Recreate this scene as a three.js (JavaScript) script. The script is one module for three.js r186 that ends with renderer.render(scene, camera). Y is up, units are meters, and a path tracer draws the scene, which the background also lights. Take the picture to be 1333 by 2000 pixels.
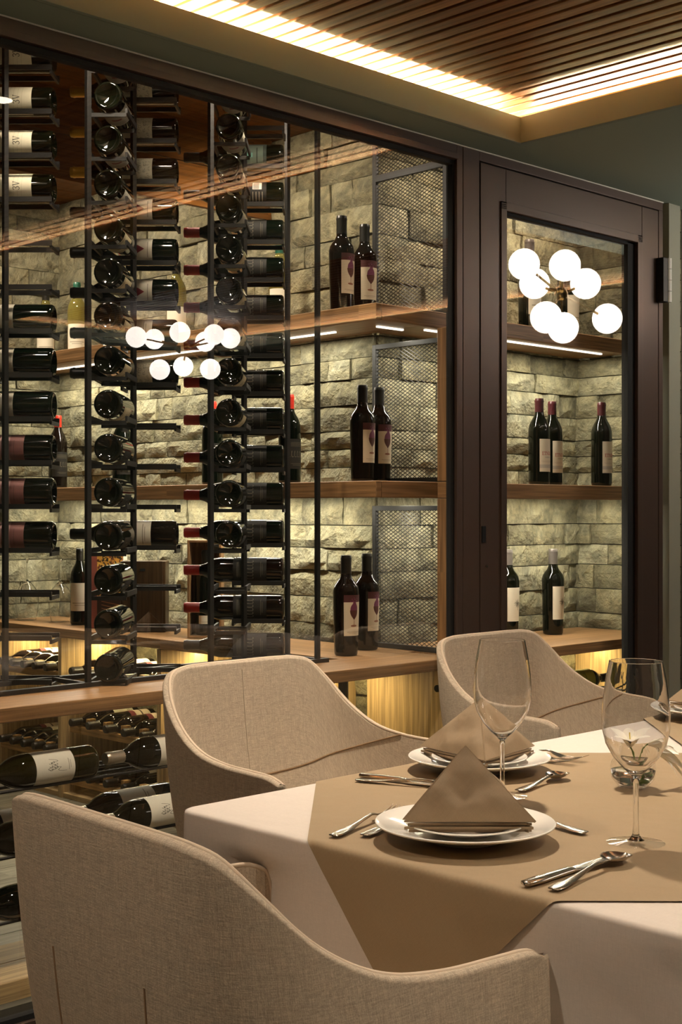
import * as THREE from 'three';
import { RoundedBoxGeometry } from 'three/addons/geometries/RoundedBoxGeometry.js';
import { mergeGeometries, mergeVertices, toCreasedNormals } from 'three/addons/utils/BufferGeometryUtils.js';
import { RectAreaLightUniformsLib } from 'three/addons/lights/RectAreaLightUniformsLib.js';

// ------------------------------------------------------------------ camera, exposure, large lights
// World: the glazed partition stands in the plane z = 0 and runs along x; the dining room is z > 0, the wine cellar z < 0. Metres.
RectAreaLightUniformsLib.init();
const scene = new THREE.Scene();
scene.background = new THREE.Color(0x000000);
const renderer = new THREE.WebGLRenderer({ antialias: true });
renderer.toneMapping = THREE.LinearToneMapping;
renderer.toneMappingExposure = 1.0;
renderer.shadowMap.enabled = true;
const camera = new THREE.PerspectiveCamera(2 * Math.atan(1000 / 2700) * 180 / Math.PI, 1333 / 2000, 0.05, 60);
camera.position.set(0, 1.215, 2.7);
camera.lookAt(0.6989, 1.215, 2.7 - 0.7152);
scene.add(camera);

const WARM = 0xffe6ba, LEDC = 0xfff6df, UNDERC = 0xffe4a6, GLOBE = 0xfff4e8, SPOTC = 0xffecd2;
const SPOT_I = 14.5, COVE_L = 1500, SHELF_L = 290, UNDER_L = 210, GLOBE_L = 10.5;
function rectLight(x, y, z, w, h, look, L, color = LEDC) {
  const l = new THREE.RectAreaLight(color, L, w, h);
  l.position.set(x, y, z); l.lookAt(x + look[0], y + look[1], z + look[2]); l.castShadow = true;
  l.name = 'strip_light'; scene.add(l); return l;
}
function spot(x, y, z, I, tx, ty, tz, angle = 0.9) {
  const s = new THREE.SpotLight(SPOTC, I, 0, angle, 0.7, 2);
  s.position.set(x, y, z); s.target.position.set(tx, ty, tz); scene.add(s.target); s.castShadow = true; s.shadow.radius = 2; s.name = 'spot_light'; s.target.name = 'spot_target'; scene.add(s); return s;
}

// ------------------------------------------------------------------ helpers
let _s = 7;
const rnd = () => { _s = (_s * 1664525 + 1013904223) >>> 0; return _s / 4294967296; };
const rr = (a, b) => a + (b - a) * rnd();
const V = (x, y, z) => new THREE.Vector3(x, y, z);
const taken = new Map();
function numbered(n) { const k = taken.get(n) || 0; taken.set(n, k + 1); return k ? n + '_' + String(k).padStart(3, '0') : n; }
function shade(o) { o.castShadow = true; o.receiveShadow = true; return o; }
function thing(name, label, category, pos = [0, 0, 0], turn = 0, group) {
  const o = new THREE.Group(); o.name = numbered(name); o.position.set(...pos); o.rotation.y = turn;
  o.userData = { label, category }; if (group) o.userData.group = group; scene.add(o); return o;
}
function struct(name) { const o = new THREE.Group(); o.name = numbered(name); o.userData = { kind: 'structure' }; scene.add(o); return o; }
function part(name, geo, mat, parent, label) { const m = shade(new THREE.Mesh(geo, mat)); m.name = name; if (label) m.userData.label = label; parent.add(m); return m; }
// metre uv by dominant normal; the grain axis runs along u
function metreUV(g, axis = 0) {
  if (g.index) g = g.toNonIndexed();
  const p = g.attributes.position, n = g.attributes.normal, uv = new Float32Array(p.count * 2), c = ['getX', 'getY', 'getZ'];
  const off = rnd() * 3, off2 = rnd() * 3;
  for (let i = 0; i < p.count; i += 3) {
    const q = [0, 0, 0];
    for (let k = 0; k < 3; k++) { q[0] += Math.abs(n.getX(i + k)); q[1] += Math.abs(n.getY(i + k)); q[2] += Math.abs(n.getZ(i + k)); }
    const d = q.indexOf(Math.max(...q)); let a = axis, b;
    if (d === axis) { a = (axis + 1) % 3; b = (axis + 2) % 3; } else b = 3 - a - d;
    for (let k = 0; k < 3; k++) { uv[(i + k) * 2] = p[c[a]](i + k) + off; uv[(i + k) * 2 + 1] = p[c[b]](i + k) + off2; }
  }
  g.setAttribute('uv', new THREE.BufferAttribute(uv, 2)); return g;
}
function boxGeo(x0, x1, y0, y1, z0, z1, r = 0.002, seg = 1) {
  const w = x1 - x0, h = y1 - y0, d = z1 - z0;
  const g = r > 0 ? new RoundedBoxGeometry(w, h, d, seg, Math.min(r, w / 2.01, h / 2.01, d / 2.01)) : new THREE.BoxGeometry(w, h, d);
  g.translate((x0 + x1) / 2, (y0 + y1) / 2, (z0 + z1) / 2);
  const ext = [w, h, d]; return metreUV(g, ext.indexOf(Math.max(...ext)));
}
const box = (name, parent, mat, x0, x1, y0, y1, z0, z1, r, seg) => part(name, boxGeo(x0, x1, y0, y1, z0, z1, r, seg), mat, parent);
const lathe = (pts, seg = 32, a = 0, l = Math.PI * 2) => new THREE.LatheGeometry(pts.map((q) => new THREE.Vector2(q[0], q[1])), seg, a, l);
function tube(pts, r, seg = 24, rad = 6, closed = false) { return new THREE.TubeGeometry(new THREE.CatmullRomCurve3(pts.map((q) => q.isVector3 ? q : V(...q)), closed, 'centripetal'), seg, r, rad, closed); }
function bar(a, b, r, rad = 8) { // straight round bar
  const A = V(...a), B = V(...b), d = B.clone().sub(A), g = new THREE.CylinderGeometry(r, r, d.length(), rad);
  g.applyQuaternion(new THREE.Quaternion().setFromUnitVectors(V(0, 1, 0), d.clone().normalize())); g.translate((A.x + B.x) / 2, (A.y + B.y) / 2, (A.z + B.z) / 2); return g;
}
function flatBar(a, b, w, h) { // straight rectangular bar: w across (horizontal), h high
  const A = V(...a), B = V(...b), d = B.clone().sub(A), L = d.length(), g = new THREE.BoxGeometry(L, h, w);
  g.applyQuaternion(new THREE.Quaternion().setFromUnitVectors(V(1, 0, 0), d.normalize())); g.translate((A.x + B.x) / 2, (A.y + B.y) / 2, (A.z + B.z) / 2); return g;
}
const merge = (list) => mergeGeometries(list.map((g) => { const q = g.index ? g.toNonIndexed() : g; for (const k of Object.keys(q.attributes)) if (!['position', 'normal', 'uv'].includes(k)) q.deleteAttribute(k); return q; }));
// grid surface: f(u, v) -> [x, y, z]
function surf(f, nu, nv, uvs = [1, 1], closeU = false) {
  const pos = [], uv = [], idx = [];
  for (let j = 0; j <= nv; j++) for (let i = 0; i <= nu; i++) { pos.push(...f(i / nu, j / nv)); uv.push(i / nu * uvs[0], j / nv * uvs[1]); }
  for (let j = 0; j < nv; j++) for (let i = 0; i < nu; i++) { const a = j * (nu + 1) + i, b = a + 1, c = a + nu + 1, d = c + 1; idx.push(a, b, d, a, d, c); }
  const g = new THREE.BufferGeometry(); g.setAttribute('position', new THREE.Float32BufferAttribute(pos, 3)); g.setAttribute('uv', new THREE.Float32BufferAttribute(uv, 2)); g.setIndex(idx); g.computeVertexNormals(); return g;
}

// ------------------------------------------------------------------ textures (grain, weave, print only)
function noiseGrid(n, seed) { const a = new Float32Array(n * n); let s = seed >>> 0; for (let i = 0; i < n * n; i++) { s = (s * 1664525 + 1013904223) >>> 0; a[i] = s / 4294967296; } return (x, y) => { x = ((x % n) + n) % n; y = ((y % n) + n) % n; const x0 = Math.floor(x), y0 = Math.floor(y), fx = x - x0, fy = y - y0, sx = fx * fx * (3 - 2 * fx), sy = fy * fy * (3 - 2 * fy), x1 = (x0 + 1) % n, y1 = (y0 + 1) % n; return (a[y0 * n + x0] * (1 - sx) + a[y0 * n + x1] * sx) * (1 - sy) + (a[y1 * n + x0] * (1 - sx) + a[y1 * n + x1] * sx) * sy; }; }
function tex(w, h, fn, { srgb = true, rep = [1, 1], ch = 4 } = {}) {
  const d = new Uint8Array(w * h * 4);
  for (let y = 0; y < h; y++) for (let x = 0; x < w; x++) { const c = fn(x / w, y / h), o = (y * w + x) * 4; for (let k = 0; k < 3; k++) d[o + k] = Math.max(0, Math.min(255, (Array.isArray(c) ? c[k] : c) * 255)); d[o + 3] = 255; }
  const t = new THREE.DataTexture(d, w, h); t.wrapS = t.wrapT = THREE.RepeatWrapping; t.magFilter = THREE.LinearFilter; t.minFilter = THREE.LinearFilter; t.colorSpace = srgb ? THREE.SRGBColorSpace : THREE.NoColorSpace; t.repeat.set(...rep); t.needsUpdate = true; return t;
}
const N16 = noiseGrid(16, 11), N32 = noiseGrid(32, 23), N64 = noiseGrid(64, 37), N256 = noiseGrid(256, 91), N128 = noiseGrid(128, 53);
const woodFn = (u, v) => {
  const wob = 0.35 * N16(u * 2, v * 8);
  const ring = 0.5 + 0.5 * Math.sin((v * 16 + wob * 3 + N16(u * 2 + 5, v * 16) * 1.6) * 6.283);
  const fib = N256(u * 16, v * 256), fib2 = N128(u * 8 + 9, v * 128);
  return 0.74 + 0.10 * ring + 0.16 * (fib - 0.5) + 0.14 * (fib2 - 0.5) + 0.10 * (N16(u * 2, v * 4) - 0.5);
};
const woodTex = tex(512, 512, (u, v) => { const g = woodFn(u, v); return [g, g * (0.95 + 0.05 * g), g * (0.9 + 0.1 * g)]; }, { rep: [1 / 1.1, 1 / 0.45] });
const woodBump = tex(512, 512, (u, v) => woodFn(u, v), { srgb: false, rep: [1 / 1.1, 1 / 0.45] });
const stoneFn = (u, v) => 0.40 * N16(u * 16, v * 16) + 0.28 * N32(u * 32, v * 32) + 0.2 * N64(u * 64, v * 64) + 0.16 * N256(u * 256, v * 256);
const stoneTex = tex(512, 512, (u, v) => {
  const n = stoneFn(u, v), s = N32(u * 16 + 3, v * 16 + 7), g = 0.62 + 0.5 * (n - 0.5); let k = 1;
  if (s > 0.72) k = 1 - (s - 0.72) * 1.2 * N64(u * 64, v * 64 + 9);          // brown-grey mineral stains
  return [g * (0.98 + 0.03 * s) * k, g * 0.985 * k, g * (0.90 - 0.05 * s) * k];
}, { rep: [1 / 0.6, 1 / 0.6] });
const stoneBump = tex(512, 512, (u, v) => Math.pow(stoneFn(u, v), 1.2), { srgb: false, rep: [1 / 0.3, 1 / 0.3] });
const weaveFn = (u, v) => { const a = N256(u * 256, v * 16), b = N256(u * 16 + 77, v * 256), c = N128(u * 128, v * 128); return 0.34 * a + 0.34 * b + 0.32 * c; };
const linenTex = tex(512, 512, (u, v) => { const g = 0.80 + 0.34 * (weaveFn(u, v) - 0.5); return [g, g * 0.985, g * 0.965]; }, { rep: [1 / 0.16, 1 / 0.16] });
const linenBump = tex(512, 512, weaveFn, { srgb: false, rep: [1 / 0.16, 1 / 0.16] });
const clothTex = tex(256, 256, (u, v) => { const g = 0.93 + 0.08 * (weaveFn(u, v) - 0.5); return g; }, { rep: [1 / 0.12, 1 / 0.12] });
const creaseBump = tex(256, 256, (u, v) => N16(u * 16, v * 16) * 0.7 + N32(u * 32, v * 32) * 0.3, { srgb: false, rep: [1 / 0.9, 1 / 0.9] });

function canvasTex(w, h, draw) { const c = document.createElement('canvas'); c.width = w; c.height = h; const x = c.getContext('2d'); draw(x, w, h); const t = new THREE.CanvasTexture(c); t.colorSpace = THREE.SRGBColorSpace; t.magFilter = THREE.LinearFilter; return t; }

// ------------------------------------------------------------------ materials
const std = (color, roughness = 0.7, extra = {}) => new THREE.MeshPhysicalMaterial({ color, roughness, ...extra });
const wood = (color, rough = 0.45) => std(color, rough, { map: woodTex, bumpMap: woodBump, bumpScale: 0.0006, specularIntensity: 0.6 });
const M = {
  oak: wood(0xb0875a), oakPale: wood(0xe2c48e, 0.5), oakDark: wood(0x8a5a26, 0.5), slat: [wood(0xa06a3a, 0.5), wood(0x8e5a30, 0.5), wood(0xae7848, 0.5)],
  floor: wood(0x7b756a, 0.5), floorGrey: wood(0x9a9683, 0.45),
  frame: std(0x51423a, 0.38, { metalness: 0.35 }), gasket: std(0x050505, 0.9),
  black: std(0x0f0e0b, 0.5), paint: std(0x727d70, 0.8), paintDark: std(0x6d7062, 0.8), teal: std(0x4c5f58, 0.8), pillar: std(0x8f9080, 0.75), mortar: std(0x4d4a3e, 0.95),
  pane: new THREE.MeshPhysicalMaterial({ color: 0xffffff, roughness: 0, transmission: 1, thickness: 0, ior: 1.85 }),
  glass: new THREE.MeshPhysicalMaterial({ color: 0xffffff, roughness: 0, transmission: 1, thickness: 0.01, ior: 1.48 }),
  water: new THREE.MeshPhysicalMaterial({ color: 0xffffff, roughness: 0, transmission: 1, thickness: 0.05, ior: 1.33 }),
  linen: std(0xd9cbb8, 0.9, { map: linenTex, bumpMap: linenBump, bumpScale: 0.0003, sheen: 0.3, sheenColor: new THREE.Color(0xd8c0a0) }),
  piping: std(0xc6b5a0, 0.85), seam: std(0x8d7358, 0.9),
  cloth: std(0xdcd2c9, 0.85, { map: clothTex, bumpMap: creaseBump, bumpScale: 0.003 }),
  overlay: std(0x9f896a, 0.8, { map: clothTex, bumpMap: creaseBump, bumpScale: 0.002 }),
  napkin: std(0x9a8468, 0.75, { map: clothTex, bumpMap: creaseBump, bumpScale: 0.002 }),
  china: std(0xf6f2ea, 0.12, { clearcoat: 0.6, clearcoatRoughness: 0.05 }),
  steel: std(0xd6cec2, 0.16, { metalness: 1 }),
  led: std(0x222222, 0.6, { emissive: LEDC, emissiveIntensity: 2.2 }), ledCove: std(0x222222, 0.6, { emissive: WARM, emissiveIntensity: 5 }), lampFace: std(0x222222, 0.5, { emissive: SPOTC, emissiveIntensity: 14 }),
  globe: std(0xffffff, 0.3, { emissive: GLOBE, emissiveIntensity: GLOBE_L }), brass: std(0x8a6a38, 0.3, { metalness: 1 }), whiteMetal: std(0xd8d6cc, 0.5),
  bottle: std(0x070904, 0.05), bottleBrown: std(0x120a06, 0.06), bottleGreen: std(0x060d07, 0.05),
  bottlePale: new THREE.MeshPhysicalMaterial({ color: 0xb8ad5c, roughness: 0.05, transmission: 0.75, thickness: 0, ior: 1.5 }),
  bottleOlive: std(0x1c1a05, 0.05),
  capBlack: std(0x17150f, 0.35), capRed: std(0xb01c1a, 0.35), capRedBright: std(0xd2301c, 0.4), capGold: std(0xd6a63e, 0.3, { metalness: 0.6 }), capSilver: std(0xb3a994, 0.3, { metalness: 0.7 }), capWine: std(0x47161c, 0.35), capGreen: std(0x16503c, 0.4), capGrey: std(0x77706a, 0.35, { metalness: 0.4 }),
  peg: wood(0xd6ab6a, 0.55), petal: std(0xf4f1e6, 0.6), stem: std(0x5d7a2c, 0.6), stamen: std(0xcdb63a, 0.6),
};
const stoneMats = [0xd6d0ba, 0xc9c3ae, 0xbab4a0, 0xddd8c6, 0xaaa490, 0xcec6ae].map((c) => std(c, 0.92, { map: stoneTex, bumpMap: stoneBump, bumpScale: 0.010 }));

// ------------------------------------------------------------------ room shell
const floor = struct('floor'); box('floor_slab', floor, M.floor, -2, 8.5, -0.12, 0, -0.02, 6, 0);
const wallLeft = struct('wall_left'); box('wall_panel', wallLeft, M.paint, -2.12, -2, 0, 2.6, -0.02, 6, 0);
const wallRear = struct('wall_rear'); box('wall_panel', wallRear, M.paint, -2, 8.5, 0, 2.6, 6, 6.12, 0);
const wallFar = struct('wall_far'); box('wall_panel', wallFar, M.paintDark, 8.5, 8.62, 0, 2.6, -0.02, 6, 0);
const wallRight = struct('wall_right');                        // beyond the door: grey pillar, then a recessed teal wall
box('pillar', wallRight, M.pillar, 4.252, 4.325, 0, 2.31, -0.12, 0.012, 0.002);
box('recess_back', wallRight, M.pillar, 4.233, 4.252, 0, 2.31, -0.12, -0.07, 0);
box('wall_panel', wallRight, M.teal, 4.325, 8.5, 0, 2.6, -0.14, -0.06, 0);
// soffit with two tray openings, lips and coves
const ceiling = struct('ceiling');
const T1 = { x0: -1.3, x1: 3.264, z0: 0.123, z1: 5.0 }, T2 = { x0: 4.15, x1: 6.0, z0: 0.62, z1: 4.7 };
const SOF = 2.31, LIP = 2.388, SLAT = 2.416, TOP = 2.462;
for (const [a, b, c, d] of [[-2, 8.5, -0.02, T1.z0], [-2, T1.x0, T1.z0, T1.z1], [-2, 8.5, T1.z1, 6], [T1.x1, T2.x0, T1.z0, T1.z1], [T2.x0, 8.5, T1.z0, T2.z0], [T2.x1, 8.5, T2.z0, T1.z1], [T2.x0, T2.x1, T2.z1, T1.z1]]) box('soffit', ceiling, M.paint, a, b, SOF, SOF + 0.015, c, d, 0);
box('upper_ceiling', ceiling, M.oakDark, -2, 8.5, TOP + 0.004, TOP + 0.1, -0.02, 6, 0);
function tray(t, name, slats) {
  const g = struct(name), w = 0.014;
  for (const [a, b, c, d] of [[t.x0, t.x1, t.z0, t.z0 + w], [t.x0, t.x1, t.z1 - w, t.z1], [t.x0, t.x0 + w, t.z0 + w, t.z1 - w], [t.x1 - w, t.x1, t.z0 + w, t.z1 - w]]) box('lip', g, M.paint, a, b, SOF, LIP, c, d, 0.0015);
  const k = 0.116;                                               // back of the cove trough
  for (const [a, b, c, d] of [[t.x0 - k - 0.02, t.x1 + k + 0.02, t.z0 - k - 0.02, t.z0 - k], [t.x0 - k - 0.02, t.x1 + k + 0.02, t.z1 + k, t.z1 + k + 0.02], [t.x0 - k - 0.02, t.x0 - k, t.z0, t.z1], [t.x1 + k, t.x1 + k + 0.02, t.z0, t.z1]]) box('cove_back', g, M.paint, a, b, SOF + 0.015, TOP, c, d, 0);
  const n = Math.floor((t.x1 - t.x0 + 2 * k) / 0.0525), x0 = t.x1 + k - 0.004;
  const geos = [0, 1, 2].map(() => boxGeo(-0.02, 0.02, SLAT, TOP, t.z0 - k + 0.002, t.z1 + k - 0.002, 0.003));
  for (let i = 0; i < n; i++) { const m = part('slat', geos[i % 3], M.slat[Math.floor(rnd() * 3)], g); m.position.x = x0 - 0.022 - i * 0.0525; }
  const c = 0.103;                                   // strip lamps lying in the trough behind the lips
  for (const [x, z, w2, h2, y] of [[(t.x0 + t.x1) / 2, t.z0 - c, t.x1 - t.x0, 0.014, 2.345], [(t.x0 + t.x1) / 2, t.z1 + c, t.x1 - t.x0, 0.014, 2.345], [t.x0 - c, (t.z0 + t.z1) / 2, 0.014, t.z1 - t.z0, 2.345], [t.x1 + c, (t.z0 + t.z1) / 2, 0.014, t.z1 - t.z0, 2.368]]) {
    box('led_strip', g, M.ledCove, x - w2 / 2, x + w2 / 2, y - 0.008, y, z - h2 / 2, z + h2 / 2, 0);
    const l = new THREE.RectAreaLight(WARM, COVE_L * (y > 2.35 ? 2 : 1), w2, h2);
    l.position.set(x, y + 0.002, z); l.rotation.x = Math.PI / 2; l.castShadow = true; l.name = 'cove_light'; scene.add(l);
  }
  return g;
}
tray(T1, 'ceiling_tray'); tray(T2, 'ceiling_tray');

// ------------------------------------------------------------------ cellar shell
const XA = 3.30, ZB = -0.51, XC = 4.42, ZD = -2.42, FL = 0.12, CT = 2.54;
const cellarFloor = struct('floor');
for (let i = 0; i < 18; i++) { const z1 = -0.36 - i * 0.118; if (z1 - 0.118 < ZD) break; box('floor_board', cellarFloor, M.floorGrey, 0.2, XA, FL - 0.02, FL, z1 - 0.115, z1, 0.001); }
box('floor_slab', cellarFloor, M.mortar, 0.2, XC, -0.12, FL - 0.022, ZD, -0.05, 0);
box('floor_board', cellarFloor, M.floorGrey, XA, XC, FL - 0.022, FL, ZB, -0.36, 0.001);
const cellarCeil = struct('ceiling');
for (let i = 0; i < 14; i++) { const z1 = -0.02 - i * 0.18; if (z1 < ZD) break; box('ceiling_board', cellarCeil, M.oakDark, 0.2, XC, CT, CT + 0.02, Math.max(ZD - 0.05, z1 - 0.176), z1, 0.002); }
box('ceiling_slab', cellarCeil, M.mortar, 0.0, XC + 0.1, CT + 0.021, CT + 0.1, ZD - 0.1, 0, 0);
for (let i = 0; i < 2; i++) box('bulkhead_board', cellarCeil, M.oakDark, 0.2, XA - 0.03, 2.255 + i * 0.144, 2.255 + i * 0.144 + 0.141, -1.02, -1.0, 0.002);
box('bulkhead_board', cellarCeil, M.mortar, -2, 8.5, SOF + 0.016, CT + 0.1, -0.05, -0.022, 0);

// split-face stone cladding: every stone is a mesh of its own
function stoneGeo(len, hgt, seed) {
  const nx = len > 0.26 ? 6 : len > 0.16 ? 4 : 3, ny = 3; let s = seed >>> 0; const r = () => { s = (s * 1664525 + 1013904223) >>> 0; return s / 4294967296; };
  const zs = []; for (let j = 0; j <= ny; j++) for (let i = 0; i <= nx; i++) { const e = i === 0 || i === nx || j === 0 || j === ny; zs.push((e ? 0.008 : 0.015) + r() * (e ? 0.009 : 0.013)); }
  const pos = [], uv = [], ou = r() * 5, ov = r() * 5; const P = (i, j, z) => [(i / nx - 0.5) * len, (j / ny - 0.5) * hgt, z];
  const Q = (i, j) => P(i, j, zs[j * (nx + 1) + i]);
  const tri = (a, b, c) => { for (const p of [a, b, c]) { pos.push(...p); uv.push(p[0] + ou + p[2] * 0.7, p[1] + ov + p[2] * 0.7); } };
  for (let j = 0; j < ny; j++) for (let i = 0; i < nx; i++) { const a = Q(i, j), b = Q(i + 1, j), c = Q(i, j + 1), d = Q(i + 1, j + 1); tri(a, b, d); tri(a, d, c); }
  const rim = []; for (let i = 0; i < nx; i++) rim.push([i, 0]); for (let j = 0; j < ny; j++) rim.push([nx, j]); for (let i = nx; i > 0; i--) rim.push([i, ny]); for (let j = ny; j > 0; j--) rim.push([0, j]);
  rim.forEach(([i, j], k) => { const [i2, j2] = rim[(k + 1) % rim.length], a = Q(i, j), b = Q(i2, j2), c = P(i, j, -0.03), d = P(i2, j2, -0.03); tri(a, c, d); tri(a, d, b); });
  let g = new THREE.BufferGeometry(); g.setAttribute('position', new THREE.Float32BufferAttribute(pos, 3)); g.setAttribute('uv', new THREE.Float32BufferAttribute(uv, 2)); g.computeVertexNormals();
  return toCreasedNormals(g, 0.55);
}
const stoneLens = [0.10, 0.15, 0.21, 0.28, 0.36];
const stoneSets = stoneLens.map((l, k) => [0, 1, 2].map((v) => stoneGeo(l, 0.078, 1000 + k * 37 + v * 911)));
const courses = []; { let y = FL; const hs = [0.078, 0.092, 0.070, 0.086, 0.062, 0.098]; let i = 0; while (y < CT - 0.03) { const h = Math.min(hs[(i * 5 + (i >> 1)) % 6], CT - y); courses.push([y, h]); y += h; i++; } }
function stoneWall(g, x0, z0, dx, dz, len, nx, nz) { // runs from (x0, z0) along (dx, dz), faces (nx, nz)
  const turn = Math.atan2(nx, nz), flip = Math.cos(turn) * dx - Math.sin(turn) * dz > 0 ? 1 : -1;
  for (const [y, h] of courses) {
    let s = 0;
    while (s < len - 0.001) {
      let k = Math.floor(rnd() * 5), L = stoneLens[k] * rr(0.88, 1.14); if (len - s - L < 0.07) L = len - s;
      k = stoneLens.reduce((b, l, i) => Math.abs(l - L) < Math.abs(stoneLens[b] - L) ? i : b, 0);
      const m = part('stone', stoneSets[k][Math.floor(rnd() * 3)], stoneMats[Math.floor(rnd() * 6)], g), c = s + L / 2, out = rr(-0.006, 0.010);
      m.position.set(x0 + dx * c + nx * out, y + h / 2, z0 + dz * c + nz * out); m.rotation.y = turn + (rnd() < 0.5 ? 0 : 0);
      m.scale.set((L - 0.003) / stoneLens[k], (h - 0.003) / 0.078, rr(0.7, 1.1)); s += L;
    }
  }
}
const wallSide = struct('wall_side'); box('wall_core', wallSide, M.mortar, XA + 0.012, XC + 0.2, FL - 0.2, CT + 0.05, ZD - 0.1, ZB - 0.012, 0); stoneWall(wallSide, XA, ZB, 0, -1, ZB - ZD, -1, 0);
const wallCentre = struct('wall_centre'); stoneWall(wallCentre, XA, ZB, 1, 0, XC - XA, 0, 1);
const wallEnd = struct('wall_end'); box('wall_core', wallEnd, M.mortar, XC + 0.012, XC + 0.15, FL - 0.2, CT + 0.05, ZB - 0.02, -0.05, 0); stoneWall(wallEnd, XC, -0.05, 0, -1, 0.46, -1, 0);
const wallBack = struct('wall_back'); box('wall_core', wallBack, M.mortar, 0.1, XA + 0.05, FL - 0.2, CT + 0.05, ZD - 0.12, ZD - 0.012, 0); stoneWall(wallBack, XA, ZD, -1, 0, 1.3, 0, 1);
const wallCellarLeft = struct('wall_inner'); box('wall_panel', wallCellarLeft, M.mortar, 0.08, 0.2, FL - 0.2, CT + 0.05, ZD - 0.1, -0.08, 0);

// ------------------------------------------------------------------ glazed partition and door
const win = struct('window_1');
box('top_rail', win, M.frame, -2, 3.121, 2.264, SOF, -0.036, 0.0, 0.002); box('top_bead', win, M.frame, -2, 3.121, 2.264, 2.281, -0.006, 0.006, 0.001); box('top_gasket', win, M.gasket, -2, 3.121, 2.250, 2.264, -0.034, -0.010, 0.001);
box('bottom_rail', win, M.frame, -2, 3.121, 0.0, 0.075, -0.036, 0.0, 0.002); box('bottom_gasket', win, M.gasket, -2, 3.121, 0.075, 0.088, -0.034, -0.010, 0.001);
box('mullion', win, M.frame, 3.121, 3.1482, 0, SOF, -0.036, 0.0, 0.0015); box('mullion', win, M.frame, 3.1502, 3.225, 0, SOF, -0.036, 0.0, 0.0015); box('side_gasket', win, M.gasket, 3.112, 3.121, 0.088, 2.25, -0.035, -0.010, 0.001);
box('white_strip', win, M.whiteMetal, -2, 4.232, SOF - 0.003, SOF, 0.0, 0.003, 0);  // white strip where the frame meets the soffit
box('head', win, M.frame, 3.225, 4.232, 2.279, SOF, -0.036, 0, 0.002); box('jamb', win, M.frame, 4.206, 4.232, 0, 2.279, -0.036, 0, 0.002);
part('glass_pane', new THREE.PlaneGeometry(5.09, 2.17), M.pane, win).position.set(0.555, 1.168, -0.018);
const door = struct('door_1');
for (const [n, a, b, c, d] of [['stile', 3.231, 3.352, 0.012, 2.275], ['stile', 4.1008, 4.202, 0.012, 2.275], ['inner_stile', 4.069, 4.0994, 0.012, 2.146], ['top_rail', 3.352, 4.0994, 2.146, 2.275], ['bottom_rail', 3.352, 4.069, 0.012, 0.16]]) box(n, door, M.frame, a, b, c, d, -0.036, 0.0, 0.002);
for (const [a, b, c, d] of [[3.325, 3.352, 0.14, 2.172], [4.069, 4.098, 0.14, 2.172], [3.325, 4.098, 2.146, 2.172], [3.325, 4.098, 0.14, 0.165]]) box('glazing_bead', door, M.frame, a, b, c, d, -0.004, 0.0045, 0.0012);
for (const [a, b, c, d] of [[3.352, 3.357, 0.165, 2.146], [4.028, 4.069, 0.165, 2.146], [3.352, 4.069, 2.136, 2.146]]) box('glazing_gasket', door, M.gasket, a, b, c, d, -0.035, -0.010, 0);
for (const [a, b] of [[3.2255, 3.2305], [4.2025, 4.2055]]) box('seal', door, M.gasket, a, b, 0.01, 2.279, -0.035, -0.010, 0);
box('seal', door, M.gasket, 3.2255, 4.2055, 2.2755, 2.2785, -0.035, -0.010, 0);
part('glass_pane', new THREE.PlaneGeometry(0.72, 1.99), M.pane, door).position.set(3.71, 1.155, -0.018);
for (const hy of [2.03, 0.35]) { const h = box('hinge', door, M.black, 4.188, 4.222, hy - 0.078, hy + 0.078, 0.0, 0.03, 0.003); for (let i = 0; i < 4; i++) part('knuckle', new THREE.CylinderGeometry(0.011, 0.011, 0.037, 14).translate(4.226, hy - 0.0585 + i * 0.039, 0.026), M.whiteMetal, h); }
const lock = box('lock_plate', door, M.gasket, 3.234, 3.252, 1.122, 1.172, -0.001, 0.004, 0.001); part('keyhole', new THREE.CylinderGeometry(0.004, 0.004, 0.004, 12).rotateX(Math.PI / 2).translate(3.256, 1.05, 0.002), M.steel, lock);

// ------------------------------------------------------------------ cellar joinery
function shelfThing(label, boards, leds) { const t = thing('wall_shelf', label, 'shelf'); for (const [n, ...b] of boards) box(n, t, M.oak, ...b, 0.003); for (const l of leds) { box('led_strip', t, M.led, ...l, 0.001); } return t; }
const RC = 0.022;                                                // the underside is set back behind the nosing; the strips sit in that recess
for (const [y, lab] of [[1.785, 'upper oak shelf with a lit strip beneath, running along the side stone wall'], [1.258, 'middle oak shelf at eye level along the side stone wall']]) {
  shelfThing(lab, [['board', 2.955, XA - 0.024, y + RC, y + 0.05, ZD + 0.03, -0.175], ['nosing', 2.93, 2.954, y, y + 0.05, ZD + 0.03, -0.15], ['end_nosing', 2.9545, XA - 0.024, y, y + 0.05, -0.1745, -0.15]], [[3.146, 3.156, y + RC - 0.006, y + RC - 0.0002, ZD + 0.1, -0.55], [3.15, XA - 0.03, y + RC - 0.006, y + RC - 0.0002, -0.365, -0.355]]);
  rectLight(3.151, y + RC - 0.008, (ZD - 0.45) / 2, 0.010, -ZD - 0.65, [0, -1, 0], SHELF_L).rotation.set(-Math.PI / 2, 0, 0);
  rectLight(3.21, y + RC - 0.008, -0.36, 0.12, 0.012, [0, -1, 0], SHELF_L * 0.6).rotation.set(-Math.PI / 2, 0, 0);
}
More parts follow.
